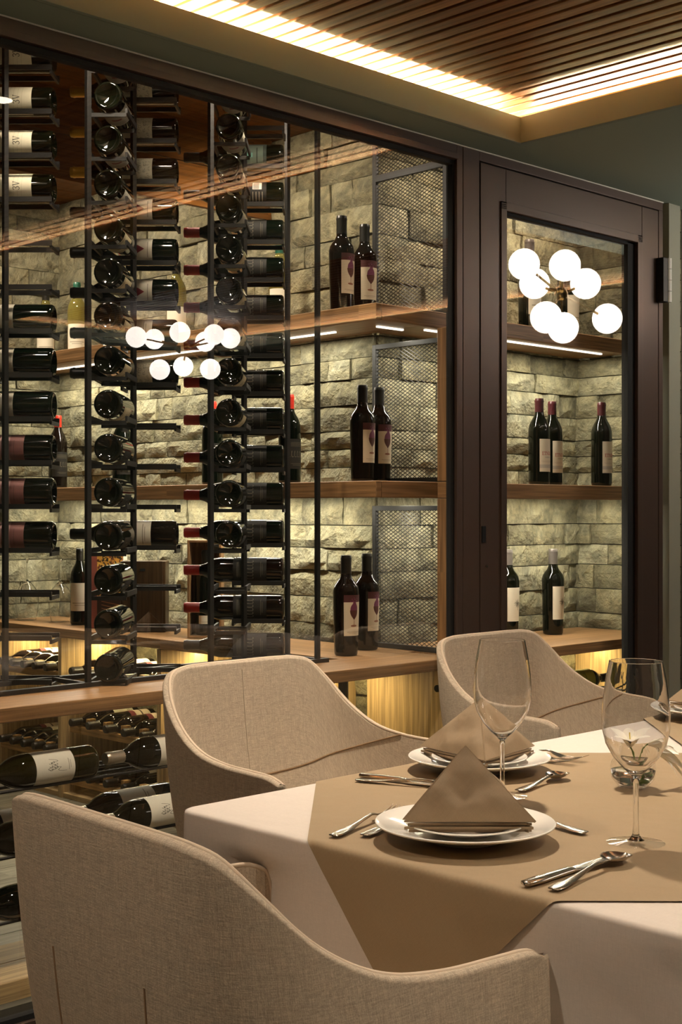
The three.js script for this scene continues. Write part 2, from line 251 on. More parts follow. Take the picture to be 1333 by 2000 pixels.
for (const [y, lab] of [[1.785, 'upper oak shelf behind the glazed door'], [1.258, 'middle oak shelf behind the glazed door']]) {
  shelfThing(lab, [['board', 3.262, XC - 0.026, y + RC, y + 0.05, ZB + 0.024, -0.175], ['nosing', 3.262, XC - 0.026, y, y + 0.05, -0.1745, -0.15]], [[3.32, XC - 0.12, y + RC - 0.006, y + RC - 0.0002, -0.315, -0.305]]);
  rectLight(3.81, y + RC - 0.008, -0.31, 0.96, 0.010, [0, -1, 0], SHELF_L).rotation.set(-Math.PI / 2, 0, 0);
}
const CTOP = 0.77, CB = 0.735;
const counter = thing('oak_counter', 'oak counter running in an L behind the glass and back along the stone wall', 'counter');
box('front_board', counter, M.oak, 0.25, 3.225, CB, CTOP, -0.30, -0.08, 0.003); box('side_board', counter, M.oak, 2.93, XA - 0.024, CB, CTOP, ZD + 0.03, -0.301, 0.003);
box('led_strip', counter, M.led, 3.10, 3.11, CB - 0.006, CB - 0.0002, ZD + 0.1, -0.36, 0.001);
rectLight(3.105, CB - 0.008, (ZD - 0.26) / 2, 0.010, -ZD - 0.46, [0, -1, 0], UNDER_L, UNDERC).rotation.set(-Math.PI / 2, 0, 0);
const counter2 = thing('oak_counter', 'short oak counter behind the glazed door', 'counter');
box('board', counter2, M.oak, 3.262, XC - 0.026, CB, CTOP, ZB + 0.024, -0.08, 0.003); box('led_strip', counter2, M.led, 3.32, XC - 0.08, CB - 0.006, CB - 0.0002, -0.36, -0.35, 0.001);
rectLight(3.85, CB - 0.008, -0.355, 1.0, 0.010, [0, -1, 0], UNDER_L, UNDERC).rotation.set(-Math.PI / 2, 0, 0);
const post = thing('cabinet_post', 'upright oak post between the two shelf bays beside the mullion', 'post'); box('lower_length', post, M.oak, 3.2, 3.258, CTOP, 1.257, -0.15, -0.085, 0.003); box('upper_length', post, M.oak, 3.2, 3.258, 1.309, 1.784, -0.15, -0.085, 0.003); box('shelf_nosing', post, M.oak, 3.2, 3.258, 1.258, 1.308, -0.148, -0.085, 0.002);
const panA = thing('counter_support', 'lit pale oak support under the counter beside the mullion', 'panel'); box('board', panA, M.oakPale, 3.226, 3.258, FL, CB - 0.001, ZB + 0.03, -0.1, 0.003); box('edge_strip', panA, M.oakDark, 3.23, 3.2615, FL, CB - 0.001, -0.0995, -0.09, 0.002); part('knob_hole', new THREE.CylinderGeometry(0.011, 0.011, 0.006, 16).rotateZ(Math.PI / 2).translate(3.2245, 0.665, -0.17), M.gasket, panA);
const panB = thing('counter_support', 'lit pale oak support under the counter at the end behind the door', 'panel'); box('board', panB, M.oakPale, XC - 0.05, XC - 0.026, FL, CB - 0.001, ZB + 0.03, -0.1, 0.003);
const pole = thing('black_pole', 'black metal pole holding up the oak counter', 'pole'); part('shaft', bar([3.02, FL, -0.38], [3.02, CB - 0.002, -0.38], 0.016, 18), M.black, pole); part('foot', new THREE.CylinderGeometry(0.035, 0.038, 0.008, 20).translate(3.02, FL + 0.004, -0.38), M.black, pole);
const curb = thing('oak_kerb', 'pale oak kerb boards at the foot of the glass inside the cellar', 'kerb');
box('board', curb, M.oakPale, 0.25, 3.2, 0.095, 0.145, -0.205, -0.08, 0.004); box('board', curb, M.oakPale, 0.25, 3.2, 0.095, 0.144, -0.335, -0.208, 0.004);

// expanded-metal screens standing from the pillar corner to the post
function screen(y0, y1, label, rails) {
  const t = thing('mesh_screen', label, 'screen', [3.268, 0, -0.165], 0), L = 0.325, b = 0.016, th = 0.014, dir = [0.0, -1];
  const fr = (n, z0, z1, a, c) => box(n, t, M.black, -th / 2, th / 2, a, c, z0, z1, 0.001);
  fr('frame_upright', -b, 0, y0, y1); fr('frame_upright', -L, -L + b, y0, y1); fr('frame_rail', -L + b, -b, y0, y0 + b); fr('frame_rail', -L + b, -b, y1 - b, y1);
  for (const r of rails) fr('frame_rail', -L + b, -b, r, r + b * 1.4);
  const geos = [], p = 0.021, q = 0.012, zA = -L + b, zB = -b, yA = y0 + b, yB = y1 - b, k = q / p;  // diamonds, wider than high
  for (const s of [1, -1]) for (let c = -(yB - yA) - (zB - zA) * k - 0.1; c < (yB - yA) + (zB - zA) * k + 0.1; c += q) {
    // line: y = yA + c + s * k * (z - zA)
    let z0 = zA, z1 = zB; const f = (z) => yA + c + s * k * (z - zA), inv = (y) => zA + (y - yA - c) / (s * k);
    const lo = Math.min(inv(yA), inv(yB)), hi = Math.max(inv(yA), inv(yB)); z0 = Math.max(z0, lo); z1 = Math.min(z1, hi); if (z1 - z0 < 0.002) continue;
    geos.push(flatBar([s * 0.0006, f(z0), z0], [s * 0.0006, f(z1), z1], 0.0014, 0.0021));
  }
  const m = part('wire_mesh', merge(geos), M.black, t); m.userData.kind = 'stuff'; return t;
}
screen(CTOP + 0.001, 1.235, 'lowest black expanded-metal screen, standing on the oak counter', []);
screen(1.309, 1.765, 'middle black expanded-metal screen, standing on the middle shelf', []);
screen(1.836, 2.48, 'topmost black expanded-metal screen above the upper shelf', [2.30]);

// ------------------------------------------------------------------ bottles
const label = {
  tv: canvasTex(256, 256, (x, w, h) => { x.fillStyle = '#e6dfc4'; x.fillRect(0, 0, w, h); x.strokeStyle = '#cfc7a8'; x.lineWidth = 2; for (let i = 0; i < 9; i++) { x.beginPath(); x.moveTo(0, 20 + i * 22); x.lineTo(w, 14 + i * 24); x.stroke(); } x.fillStyle = '#3a3a30'; x.font = '54px serif'; x.textAlign = 'center'; x.fillText('3V', w / 2, 190); }),
  floral: canvasTex(256, 256, (x, w, h) => { x.fillStyle = '#d9d3bb'; x.fillRect(0, 0, w, h); x.strokeStyle = '#8d8a78'; x.lineWidth = 3; let s = 5; const r = () => { s = (s * 1103515245 + 12345) % 2147483648; return s / 2147483648; }; for (let i = 0; i < 70; i++) { const a = r() * w, b = 90 + r() * 160; x.beginPath(); x.arc(a, b, 4 + r() * 9, r() * 6, r() * 6); x.stroke(); } }),
  leaf: canvasTex(256, 256, (x, w, h) => { x.fillStyle = '#d6d0bd'; x.fillRect(0, 0, w, h); x.fillStyle = '#8e2a35'; x.beginPath(); x.moveTo(w / 2, 80); x.lineTo(w / 2 + 34, 130); x.lineTo(w / 2, 190); x.lineTo(w / 2 - 34, 130); x.fill(); x.fillStyle = '#77705f'; x.fillRect(60, 215, 136, 5); }),
  pink: canvasTex(256, 256, (x, w, h) => { x.fillStyle = '#7a4f4b'; x.fillRect(0, 0, w, h); x.fillStyle = '#a98681'; x.fillRect(0, 40, w, 110); x.fillStyle = '#5c3a38'; x.fillRect(40, 86, 176, 6); x.fillRect(70, 108, 116, 5); x.fillRect(60, 180, 130, 5); }),
  grey: canvasTex(256, 256, (x, w, h) => { x.fillStyle = '#b9b4a2'; x.fillRect(0, 0, w, h); x.fillStyle = '#857f70'; x.fillRect(30, 30, 196, 5); x.fillRect(50, 60, 150, 4); x.fillStyle = '#8d4a50'; x.fillRect(90, 110, 70, 24); x.fillStyle = '#777'; x.fillRect(40, 190, 176, 4); x.fillRect(60, 206, 136, 4); }),
  oval: canvasTex(256, 256, (x, w, h) => { x.fillStyle = '#cfc39b'; x.fillRect(0, 0, w, h); x.fillStyle = '#5a5138'; x.fillRect(0, 30, w, 8); x.fillRect(40, 100, 176, 12); x.fillRect(60, 130, 136, 6); x.fillRect(0, 220, w, 8); }),
  dark: canvasTex(256, 256, (x, w, h) => { x.fillStyle = '#17150f'; x.fillRect(0, 0, w, h); x.strokeStyle = '#8f8873'; x.lineWidth = 3; for (let i = 0; i < 6; i++) { x.beginPath(); x.moveTo(40 + i * 30, 120); x.bezierCurveTo(50 + i * 30, 60, 20 + i * 30, 180, 60 + i * 30, 150); x.stroke(); } x.fillStyle = '#6d6753'; for (let i = 0; i < 4; i++) x.fillRect(60, 60 - i * 10, 136, 3); x.fillRect(60, 210, 136, 3); x.fillRect(80, 222, 96, 3); }),
  back: canvasTex(256, 256, (x, w, h) => { x.fillStyle = '#15140f'; x.fillRect(0, 0, w, h); x.fillStyle = '#e4dfcf'; x.fillRect(150, 150, 80, 70); x.fillStyle = '#8f8a78'; for (let i = 0; i < 9; i++) x.fillRect(20, 30 + i * 24, 110, 6); x.fillStyle = '#222'; for (let i = 0; i < 12; i++) x.fillRect(156 + i * 6, 156, 3, 44); }),
  teal: canvasTex(256, 256, (x, w, h) => { x.fillStyle = '#39473f'; x.fillRect(0, 0, w, h); x.fillStyle = '#6f7f70'; x.fillRect(30, 20, 196, 210); x.fillStyle = '#7fc0b0'; x.fillRect(110, 90, 36, 60); x.fillStyle = '#2d3830'; x.fillRect(60, 180, 136, 8); }),
  script: canvasTex(512, 256, (x, w, h) => { x.fillStyle = '#dcd8c6'; x.fillRect(0, 0, w, h); x.strokeStyle = '#4c4a3c'; x.lineWidth = 3.5; x.beginPath(); x.moveTo(190, 200); x.bezierCurveTo(200, 60, 250, 240, 240, 110); x.bezierCurveTo(238, 60, 200, 70, 220, 120); x.bezierCurveTo(250, 190, 290, 50, 300, 120); x.bezierCurveTo(306, 180, 330, 120, 340, 90); x.stroke(); for (let i = 0; i < 8; i++) { x.beginPath(); x.arc(214 + i * 12, 96 + (i % 3) * 18, 9, 0, 5); x.stroke(); } x.fillStyle = '#8d8a78'; x.fillRect(196, 214, 130, 4); x.fillRect(216, 226, 90, 3); }),
  wineglass: canvasTex(256, 512, (x, w, h) => { x.fillStyle = '#4a1d1c'; x.fillRect(0, 0, w, 90); x.fillStyle = '#cfc3a8'; x.fillRect(0, 90, w, h - 90); x.translate(129, 84); x.scale(1.5, 1.12); x.translate(-129, -84); x.fillStyle = '#6d2f4e'; for (const [a, b, r] of [[118, 80, 10], [134, 58, 8], [110, 56, 7], [150, 76, 9], [128, 40, 5], [98, 82, 6], [160, 50, 5]]) { x.beginPath(); x.arc(a, b, r, 0, 7); x.fill(); } x.beginPath(); x.moveTo(96, 190); x.bezierCurveTo(92, 110, 122, 120, 120, 84); x.lineTo(146, 84); x.bezierCurveTo(144, 120, 172, 120, 164, 190); x.fill(); x.fillStyle = '#4e2418'; x.beginPath(); x.moveTo(92, 180); x.bezierCurveTo(92, 250, 126, 270, 129, 292); x.bezierCurveTo(134, 270, 168, 250, 166, 180); x.fill(); x.fillStyle = '#8a5c46'; x.fillRect(127, 290, 5, 56); x.beginPath(); x.ellipse(129, 354, 30, 12, 0, 0, 7); x.fill(); x.fillStyle = '#8b7f6c'; x.fillRect(70, 420, 118, 4); x.fillRect(86, 434, 86, 3); }),
  etnika: canvasTex(256, 384, (x, w, h) => { x.fillStyle = '#d8cdb6'; x.fillRect(0, 0, w, h); x.fillStyle = '#a8433c'; x.font = 'bold 58px serif'; x.textAlign = 'center'; x.fillText('ETNIKA', w / 2, 190, 190); x.fillStyle = '#5d5a56'; x.font = '20px serif'; x.fillText('CABERNET', w / 2, 222); x.fillStyle = '#b9a79a'; x.fillRect(20, 258, 216, 3); x.fillRect(40, 268, 176, 3); x.fillStyle = '#b7b0a4'; x.fillRect(0, 300, w, 40); }),
  sketch: canvasTex(256, 384, (x, w, h) => { x.fillStyle = '#d6cdb8'; x.fillRect(0, 0, w, h); x.strokeStyle = '#5b5446'; x.lineWidth = 2; let s = 9; const r = () => { s = (s * 1103515245 + 12345) % 2147483648; return s / 2147483648; }; for (let i = 0; i < 90; i++) { const a = r() * 6.28, l = 20 + r() * 50; x.beginPath(); x.moveTo(150, 180); x.lineTo(150 + Math.cos(a) * l, 180 + Math.sin(a) * l * 0.8); x.stroke(); } x.fillStyle = '#5b5446'; x.fillRect(146, 180, 6, 80); }),
  white: canvasTex(128, 128, (x, w, h) => { x.fillStyle = '#e2dcc8'; x.fillRect(0, 0, w, h); x.fillStyle = '#a39c86'; x.fillRect(20, 90, 88, 4); x.fillRect(34, 100, 60, 3); }),
  green: canvasTex(128, 128, (x, w, h) => { x.fillStyle = '#a9a23c'; x.fillRect(0, 0, w, h); x.strokeStyle = '#6d7a2c'; x.lineWidth = 3; for (let i = 0; i < 8; i++) { x.beginPath(); x.arc(20 + i * 14, 60, 18, i, i + 3); x.stroke(); } }),
  crimson: canvasTex(128, 128, (x, w, h) => { x.fillStyle = '#d8cdb6'; x.fillRect(0, 0, w, h); x.fillStyle = '#6d2027'; x.fillRect(0, 0, w, 34); x.fillStyle = '#5a4a3a'; x.fillRect(20, 70, 88, 10); }),
};
const labelMat = {}; for (const k of Object.keys(label)) labelMat[k] = std(0xffffff, 0.7, { map: label[k] });
const PROFILES = {
  bordeaux: { r: 0.0375, H: 0.30, pts: [[0, 0.016], [0.018, 0.010], [0.028, 0.002], [0.031, 0], [0.034, 0.0012], [0.0366, 0.005], [0.0375, 0.012], [0.0375, 0.185], [0.0368, 0.196], [0.0340, 0.208], [0.0285, 0.221], [0.0215, 0.233], [0.0170, 0.243], [0.0152, 0.252], [0.0146, 0.262], [0.0146, 0.296], [0, 0.297]] },
  heavy: { r: 0.041, H: 0.31, pts: [[0, 0.016], [0.02, 0.010], [0.029, 0.002], [0.032, 0], [0.0345, 0.0012], [0.0362, 0.005], [0.0368, 0.012], [0.0408, 0.188], [0.0405, 0.200], [0.0375, 0.213], [0.031, 0.224], [0.022, 0.235], [0.0172, 0.246], [0.0162, 0.258], [0.016, 0.27], [0.016, 0.304], [0, 0.306]] },
  magnum: { r: 0.041, H: 0.32, pts: [[0, 0.016], [0.02, 0.010], [0.030, 0.002], [0.034, 0], [0.0375, 0.0012], [0.0402, 0.006], [0.041, 0.014], [0.041, 0.190], [0.0402, 0.203], [0.037, 0.219], [0.0305, 0.234], [0.0225, 0.247], [0.0175, 0.258], [0.0158, 0.268], [0.0152, 0.28], [0.0152, 0.316], [0, 0.317]] },
};
const geoCache = new Map();
const cached = (k, f) => { if (!geoCache.has(k)) geoCache.set(k, f()); return geoCache.get(k); };
// a bottle: base at origin, neck along +y, label centre on +z
function bottle(name, lab, { prof = 'bordeaux', glass = M.bottle, cap = M.capBlack, lbl = null, span = [0.05, 0.15], arc = 2.4, capLen = 0.055, group, seg = 32 } = {}) {
  const P = PROFILES[prof], t = thing(name, lab, 'bottle', [0, 0, 0], 0, group);
  part('glass_body', cached('b' + prof + seg, () => lathe(P.pts, seg)), glass, t);
  const cr = P.pts[P.pts.length - 2][0] + 0.0007, top = P.H;
  part('capsule', cached('c' + prof + capLen, () => lathe([[cr + 0.0002, top - capLen], [cr, top - capLen + 0.002], [cr, top - 0.014], [cr + 0.0009, top - 0.013], [cr + 0.0009, top - 0.008], [cr, top - 0.007], [cr - 0.0008, top - 0.0008], [cr - 0.002, top], [0, top]], 20)), cap, t);
  if (lbl) { const r0 = (y) => { for (let i = 1; i < P.pts.length; i++) if (P.pts[i][1] >= y && P.pts[i][1] > P.pts[i - 1][1]) { const a = P.pts[i - 1], b = P.pts[i]; return a[0] + (b[0] - a[0]) * (y - a[1]) / (b[1] - a[1]); } return P.r; };
    part('paper_label', cached('l' + prof + span + arc, () => lathe([[r0(span[0]) + 0.0004, span[0]], [r0(span[1]) + 0.0004, span[1]]], 24, -arc / 2, arc)), labelMat[lbl], t); }
  return t;
}
function stand(t, x, y, z, face = 0) { t.position.set(x, y, z); t.rotation.y = face; return t; }
function lay(t, base, neckDir, faceDir) { const Y = V(...neckDir).normalize(), Zr = V(...faceDir), Z = Zr.sub(Y.clone().multiplyScalar(Zr.dot(Y))).normalize(), X = Y.clone().cross(Z); t.quaternion.setFromRotationMatrix(new THREE.Matrix4().makeBasis(X, Y, Z)); t.position.set(...base); return t; }
const ORD = ['topmost', 'second', 'third', 'fourth', 'fifth', 'sixth', 'seventh', 'eighth', 'ninth', 'tenth', 'eleventh', 'twelfth', 'thirteenth', 'fourteenth', 'fifteenth', 'sixteenth'];

// ------------------------------------------------------------------ the zigzag rack behind the glass
const LV = (k) => 0.812 + 0.1125 * k, S = Math.SQRT1_2, E = [S, S], A = [S, -S];          // E: sideways axis, A: axis away from the viewer
const rack = thing('wine_rack', 'tall black steel zigzag bottle rack standing on the counter behind the glass', 'rack');
const FX = [1.197, 1.597, 1.997, 2.397, 2.80], BX = [1.457, 1.857, 2.257, 2.657, 2.83], FZ = -0.265, BZ = -0.43;
for (const x of FX) box('post', rack, M.black, x - 0.0065, x + 0.0065, CTOP + 0.012, 2.535, FZ - 0.0065, FZ + 0.0065, 0.0008);
for (const x of BX) box('post', rack, M.black, x - 0.0065, x + 0.0065, CTOP + 0.012, 2.535, BZ - 0.0065, BZ + 0.0065, 0.0008);
for (const z of [FZ, BZ]) box('base_rail', rack, M.black, 1.1, 2.84, CTOP, CTOP + 0.012, z - 0.009, z + 0.009, 0.001);
for (const x of [1.19, 2.815]) box('base_tie', rack, M.black, x - 0.008, x + 0.008, CTOP, CTOP + 0.012, BZ + 0.009, FZ - 0.009, 0.001);
box('base_tie', rack, M.black, 1.99, 2.0, CTOP, CTOP + 0.012, BZ + 0.009, FZ - 0.009, 0.001);
// the rail at the back stands on short feet that reach down to the counter behind
const holderGeo = (L, W) => { const h = 0.013, t = 0.006; return merge([flatBar([0, 0, -W], [L, 0, -W], t, h), flatBar([0, 0, W], [L, 0, W], t, h), flatBar([t / 2, -0.010, -W], [t / 2, -0.010, W], t, 0.010), flatBar([L - t / 2, -0.010, -W], [L - t / 2, -0.010, W], t, 0.010)]); };
const hg = holderGeo(0.155, 0.046);
function holder(ox, oz, dir, y) { const m = part('bottle_holder', hg, M.black, rack); m.position.set(ox, y - 0.033, oz); m.rotation.y = Math.atan2(-dir[1], dir[0]); return m; }
const sideAt = (c) => [BX[c + 1] + 0.052 * A[0], BZ + 0.052 * A[1]];                         // c = 0, 1, 2
const endAt = (c) => [FX[c + 1] + 0.043, FZ + 0.025];
for (let c = 0; c < 3; c++) for (let k = 0; k < 15; k++) {
  const s = sideAt(c); holder(s[0] - 0.037 * E[0], s[1] - 0.037 * E[1], E, LV(k));
  if (c > 0) { const e = endAt(c); holder(e[0] + 0.008 * A[0], e[1] + 0.008 * A[1], A, LV(k)); }
}
const COL = ['left rack column', 'middle rack column', 'right rack column'];
function sideBottle(c, k, ord, what, opt) {
  const s = sideAt(c), y = LV(k) + 0.004, b = [s[0] + 0.115 * E[0], y, s[1] + 0.115 * E[1]];
  lay(bottle('wine_bottle', `${what}, lying sideways in ${COL[c]}, ${ord}`, { group: 'bottles lying sideways in the rack', ...opt }), b, [-E[0], 0, -E[1]], [-0.72, 0.02 + rr(-0.1, 0.1), 0.69]);
}
const c0 = [[14, 'tv'], [13, 'tv'], [12, 'tv'], [11, 'tv'], [8, 'grey'], [7, 'grey'], [6, 'grey'], [5, 'pink'], [4, 'pink'], [3, 'pink']];
c0.forEach(([k, l], i) => sideBottle(0, k, ORD[i] + (i ? ' from top' : ''), l === 'tv' ? 'bottle with cream lettered label' : l === 'grey' ? 'dark green bottle with greyish label' : 'dark bottle with dusky pink label', { lbl: l, glass: l === 'grey' ? M.bottleGreen : M.bottle, span: l === 'tv' ? [0.052, 0.17] : l === 'pink' ? [0.072, 0.16] : [0.100, 0.17], cap: M.capBlack }));
const c1 = [[14, 'floral'], [13, 'floral'], [12, 'floral'], [11, 'leaf'], [10, 'leaf'], [9, 'leaf'], [8, 'white'], [7, 'floral'], [3, 'white']];
c1.forEach(([k, l], i) => sideBottle(1, k, ORD[i] + (i ? ' from top' : ''), i < 3 ? 'gold-capped bottle with pale patterned label' : l === 'leaf' ? 'bottle with red diamond on pale label' : 'dark-capped bottle with pale label', { lbl: l, cap: i < 3 ? M.capGold : M.capBlack, span: k === 3 ? [0.07, 0.15] : [0.066, 0.15], glass: k < 12 && k > 3 ? M.bottleGreen : M.bottleBrown }));
for (let k = 13, i = 0; k >= 0; k--, i++) sideBottle(2, k, ORD[i] + (i ? ' from top' : ''), k === 13 ? 'bottle with greenish label' : k === 12 ? 'bottle showing a printed back label' : k === 0 ? 'dark bottle with black cap' : 'red-capped bottle with dark label', { lbl: k === 13 ? 'teal' : k === 12 ? 'back' : 'dark', cap: k === 0 || k > 11 ? M.capBlack : M.capRed, span: [0.05, 0.15], glass: k < 3 ? M.bottleBrown : M.bottleGreen });
function endBottle(c, k, ord, lbl) { const e = endAt(c), y = LV(k) + 0.004; lay(bottle('wine_bottle', `dark bottle with its round base outward in ${COL[c]}, ${ord}`, { lbl, group: 'bottles lying base outward in the rack', span: [0.045, 0.145], arc: 2.6, prof: 'bordeaux' }), [e[0], y, e[1]], [A[0], 0, A[1]], [0.1, -1, 0.1]); }
for (let k = 14, i = 0; k >= 0; k--, i++) endBottle(1, k, i === 14 ? 'lowest' : ORD[i] + (i ? ' from top' : ''), k > 10 ? 'grey' : k > 5 ? 'oval' : 'dark');
for (let k = 14, i = 0; k >= 3; k--, i++) endBottle(2, k, ORD[i] + (i ? ' from top' : ''), k > 10 ? 'grey' : k > 5 ? 'oval' : 'dark');

// ------------------------------------------------------------------ bottles standing on shelves
const ST = (x, y, z, lab, opt, face = 0) => stand(bottle('standing_bottle', lab, opt), x, y, z, face);
const wgl = { prof: 'heavy', lbl: 'wineglass', span: [0.062, 0.188], arc: 1.7, glass: M.bottleBrown, capLen: 0.07 };
ST(3.042, 1.836, -0.41, 'bottle with wine glass picture on upper shelf, farther from the screen', wgl, 0.05); ST(3.185, 1.836, -0.45, 'bottle with wine glass picture on upper shelf, next to the screen', wgl, -0.25);
ST(3.125, 1.309, -0.40, 'bottle with wine glass picture on middle shelf, farther from the screen', wgl, 0.1); ST(3.222, 1.309, -0.42, 'bottle with wine glass picture on middle shelf, against the screen', wgl, -0.02);
ST(3.012, CTOP + 0.001, -0.36, 'bottle with wine glass picture on counter, nearer the glass', wgl, -0.1); ST(3.185, CTOP + 0.001, -0.44, 'bottle with wine glass picture on counter, next to the screen', wgl, 0.15);
const et = { lbl: 'etnika', span: [0.045, 0.158], arc: 1.75, cap: M.capWine };
ST(3.845, 1.309, -0.25, 'bottle with red lettering behind the door, leftmost of the three', et); ST(3.985, 1.309, -0.30, 'middle bottle of three with red lettering behind the door', et); ST(4.145, 1.309, -0.20, 'bottle with red lettering behind door, standing apart by the end wall', et);
const sk = { prof: 'heavy', lbl: 'sketch', span: [0.055, 0.175], arc: 1.9, cap: M.capGrey };
ST(4.07, CTOP + 0.001, -0.36, 'grey-capped bottle with sketched tree label on the counter behind the door', sk); ST(3.885, CTOP + 0.001, -0.42, 'bottle with sketched label half hidden by the door stile', sk);
ST(3.765, 1.836, -0.23, 'bottle with plain pale label on upper shelf behind door', { prof: 'heavy', lbl: 'white', span: [0.05, 0.16], arc: 2.0, cap: M.capGrey }); ST(4.04, 1.836, -0.27, 'bottle with broad pale label near the corner of the upper door shelf', { prof: 'heavy', lbl: 'white', span: [0.04, 0.15], arc: 2.0, cap: M.capGold });
[[3.12, -2.15, 'farthest back on the middle shelf'], [3.12, -1.70, 'second from the back on the middle shelf'], [3.12, -1.15, 'third from the back on the middle shelf'], [3.12, -0.74, 'on the middle shelf behind the end of the rack']].forEach(([x, z, w], i) => ST(x, 1.309, z, 'red-capped dark bottle ' + w, { cap: M.capRedBright, lbl: 'dark', glass: i ? M.bottleGreen : M.bottleBrown, capLen: 0.07 }));
[[3.12, -2.24, 'farthest back on the upper shelf', M.capBlack], [3.12, -2.01, 'with green cap, second from the back on the upper shelf', M.capGreen], [3.12, -1.36, 'third from the back on the upper shelf', M.capBlack], [3.12, -0.79, 'on the upper shelf behind the end of the rack', M.capGreen]].forEach(([x, z, w, c]) => ST(x, 1.836, z, 'pale white-wine bottle ' + w, { cap: c, lbl: 'white', glass: M.bottlePale, span: [0.03, 0.13], capLen: 0.07 }, -0.6));
ST(3.08, CTOP + 0.001, -1.93, 'dark bottle with cream label on the counter beside the printed box', { lbl: 'white', span: [0.055, 0.165] }, -0.6);

// things on the side counter
const vine = canvasTex(256, 512, (x, w, h) => { x.fillStyle = '#8c4a3c'; x.fillRect(0, 0, w, h); x.fillStyle = '#c08a34'; x.fillRect(56, 0, 200, h * 0.62); let s = 3; const r = () => { s = (s * 1103515245 + 12345) % 2147483648; return s / 2147483648; }; for (let i = 0; i < 340; i++) { x.fillStyle = ['#4a2f14', '#d8a548', '#7a3c1c', '#2c2010'][i % 4]; x.beginPath(); x.ellipse(60 + r() * 196, r() * h * 0.62, 4 + r() * 12, 3 + r() * 6, r() * 3, 0, 7); x.fill(); } x.fillStyle = '#3a2216'; x.fillRect(56, h * 0.62, 200, h * 0.38); x.strokeStyle = '#a0683c'; x.lineWidth = 5; for (let i = 0; i < 7; i++) { x.beginPath(); x.moveTo(90, h * 0.64 + i * 24); x.lineTo(256, h * 0.7 + i * 28); x.stroke(); } });
{ const t = thing('gift_box', 'tall carton printed with an orange vineyard picture on the side counter', 'box', [3.08, CTOP + 0.001, -1.735], -Math.PI / 4); box('carton', t, std(0x7c4636, 0.6), -0.064, 0.064, 0, 0.285, -0.045, 0.045, 0.002); const m = part('printed_face', new THREE.PlaneGeometry(0.124, 0.281), std(0xffffff, 0.5, { map: vine }), t); m.position.set(0, 0.1425, 0.0455); box('side_strip', t, std(0xd8d2c0, 0.6), 0.0642, 0.066, 0.002, 0.283, -0.044, 0.044, 0); }
{ const t = thing('wooden_case', 'dark brown wooden wine case on the side counter beside the printed box', 'case', [3.08, CTOP + 0.001, -1.50], -Math.PI / 4); const dk = wood(0x4b3722, 0.4); box('body', t, dk, -0.084, 0.084, 0, 0.262, -0.05, 0.046, 0.003); box('sliding_lid', t, dk, -0.074, 0.074, 0.012, 0.262, 0.0465, 0.050, 0.001); box('grip', t, M.gasket, -0.01, 0.01, 0.225, 0.235, 0.0505, 0.052, 0.001); }
{ const t = thing('open_box', 'open oak presentation box on the side counter near the rack end', 'box', [3.09, CTOP + 0.001, -1.15], -Math.PI / 4); box('back_board', t, M.oak, -0.06, 0.06, 0, 0.345, -0.056, -0.048, 0.001); box('side_board', t, M.oak, -0.06, -0.052, 0, 0.345, -0.048, 0.05, 0.001); box('side_board', t, M.oak, 0.052, 0.06, 0, 0.345, -0.048, 0.05, 0.001); box('base_board', t, M.oak, -0.052, 0.052, 0, 0.008, -0.048, 0.05, 0.001); box('top_board', t, M.oak, -0.052, 0.052, 0.337, 0.345, -0.048, 0.05, 0.001); }
ST(3.09, CTOP + 0.0095, -1.15, 'dark bottle with small white label inside the open oak box', { lbl: 'white', span: [0.04, 0.07], arc: 1.2 }, -Math.PI / 4);

// ------------------------------------------------------------------ wine glasses
const bowlG = lathe([[0, 0.0914], [0.0042, 0.0916], [0.0095, 0.0975], [0.018, 0.105], [0.032, 0.121], [0.0425, 0.140], [0.0472, 0.160], [0.0478, 0.176], [0.0462, 0.200], [0.0425, 0.228], [0.0374, 0.2556], [0.0372, 0.2562], [0.0366, 0.2562], [0.0364, 0.2555], [0.0415, 0.228], [0.0452, 0.200], [0.0468, 0.176], [0.0462, 0.160], [0.0415, 0.141], [0.0308, 0.1222], [0.0168, 0.1064], [0.008, 0.1005], [0, 0.0995]], 56);
const stemG = lathe([[0, 0.0035], [0.012, 0.0048], [0.0072, 0.0082], [0.0046, 0.014], [0.0038, 0.03], [0.0037, 0.07], [0.0042, 0.084], [0.0042, 0.0905], [0, 0.0912]], 32);
const footG = lathe([[0.010, 0.0046], [0.024, 0.0028], [0.036, 0.0014], [0.0405, 0.001], [0.0408, 0.0004], [0.039, 0.0001]], 48);
M.thinGlass = new THREE.MeshPhysicalMaterial({ color: 0xffffff, roughness: 0, transmission: 1, thickness: 0, ior: 1.5, side: THREE.DoubleSide });
function wineGlass(x, y, z, lab, invert) { const t = thing('wine_glass', lab, 'glass', [x, y, z]); for (const [n, g, m] of [['bowl', bowlG, M.glass], ['stem', stemG, M.glass], ['foot', footG, M.thinGlass]]) { const p = part(n, g, m, t); if (invert) { p.rotation.x = Math.PI; p.position.y = 0.2568; } } return t; }
wineGlass(3.05, CTOP + 0.001, -2.27, 'upturned wine glass at the back of the side counter', true); wineGlass(3.10, CTOP + 0.001, -2.10, 'upturned wine glass on the side counter nearer the cream-labelled bottle', true);

